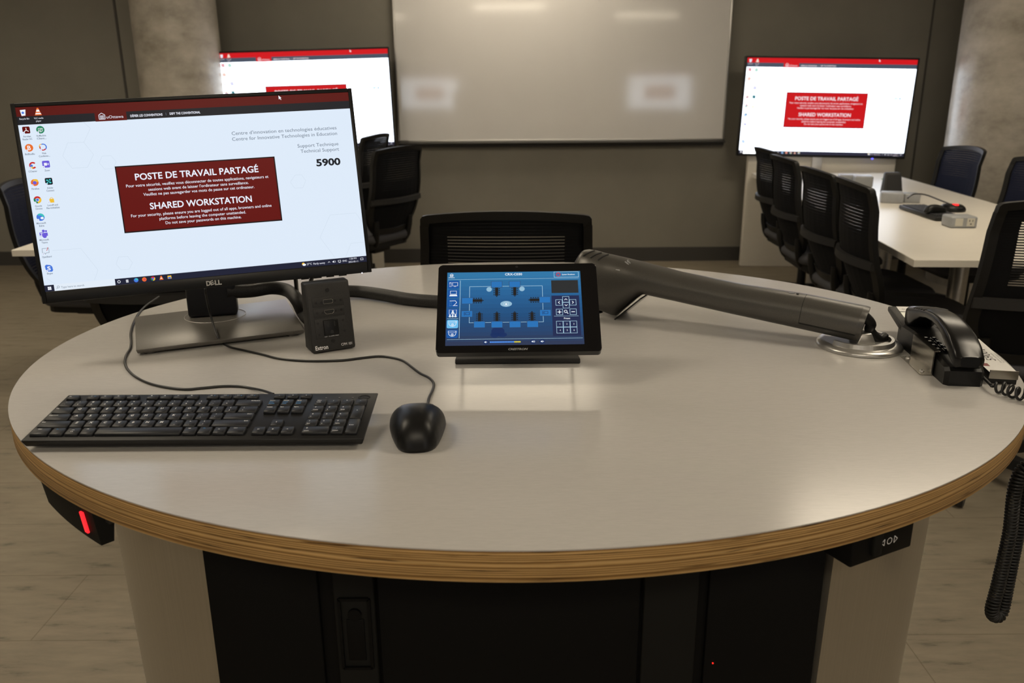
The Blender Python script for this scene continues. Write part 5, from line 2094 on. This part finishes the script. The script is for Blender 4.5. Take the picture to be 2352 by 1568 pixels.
# ------------------------------------------------------------------ mouse and leads
mp_ = az(965, 1005, TT)
ms = thing('computer_mouse', 'black wired mouse to the right of the big keyboard on the podium', 'mouse', (-0.127, 1.010, TT), R(5))
mb = MB()
mb.loft(mouse_shape(0.112, 0.077, 0.043))
mb.obj('body', M_BLK, ms)
mb = MB()
mL, mW, mH = 0.112, 0.077, 0.043
sf = lambda x, y: Vector((x, y, 0.0041 + mouse_top(x, y, mL, mW, mH - 0.004)))
mb.tube([sf(-0.022 + 0.0044 * k, 0.030 + 0.002 * (1 - ((k - 5) / 5) ** 2)) for k in range(11)], 0.0006, 6)
mb.tube([sf(0.0, 0.032 + 0.0022 * k) for k in range(10)], 0.0006, 6)
mb.obj('button_seam', M_INK, ms)
mb = MB()
wz = mouse_top(0, 0.041, 0.114, 0.074, 0.038)
mb.cyl((-0.003, 0.041, wz), (0.003, 0.041, wz), 0.006, seg=18)
mb.obj('scroll_wheel', M_BLKM, ms)
mb = MB()
mb.tube([(0.002, 0.050, 0.012), (0.004, 0.060, 0.010), (0.006, 0.070, 0.008)], [0.0045, 0.0038, 0.0026], 10)
mb.obj('strain_relief', M_CABLE, ms)
RC = 0.0021
me_ = Matrix.Translation((-0.127, 1.010, TT)) @ Matrix.Rotation(R(5), 4, 'Z') @ Vector((0.006, 0.069, 0.008))
w2 = []
for (x, y) in ((983, 925), (986, 912), (994, 895), (996, 880), (985, 867), (965, 857), (945, 842), (925, 828), (900, 821), (870, 818), (830, 822), (790, 827), (740, 829), (690, 828), (640, 823), (600, 813), (560, 804), (530, 797), (512, 788)):
    w2.append(az(x, y, TT + RC))
w2 += [az(500, 774, TT + 0.012 + RC), az(490, 745, TT + 0.022), az(480, 710, TT + 0.05), ay(474, 682, 1.47), ay(472, 668, 1.46), ay(470, 655, 1.47)]
hose('thin black mouse cable winding from the mouse up over the monitor base', [me_, az(980, 936, TT + 0.005)] + w2, RC, 'mouse_cable', M_CABLE, seg=8, n=5)
k2 = [az(628, 905, TT + 0.014), az(604, 897, TT + 0.010)]
for (x, y) in ((575, 891), (545, 887), (510, 887), (465, 891), (425, 894), (380, 889), (340, 879), (310, 864), (293, 848), (287, 832), (290, 815), (299, 800), (301, 785), (300, 765), (306, 742), (318, 720), (335, 702), (352, 690), (365, 681)):
    k2.append(az(x, y, TT + RC))
hose('thin black keyboard cable looping left around the monitor base', k2, RC, 'keyboard_cable', M_CABLE, seg=8, n=5)
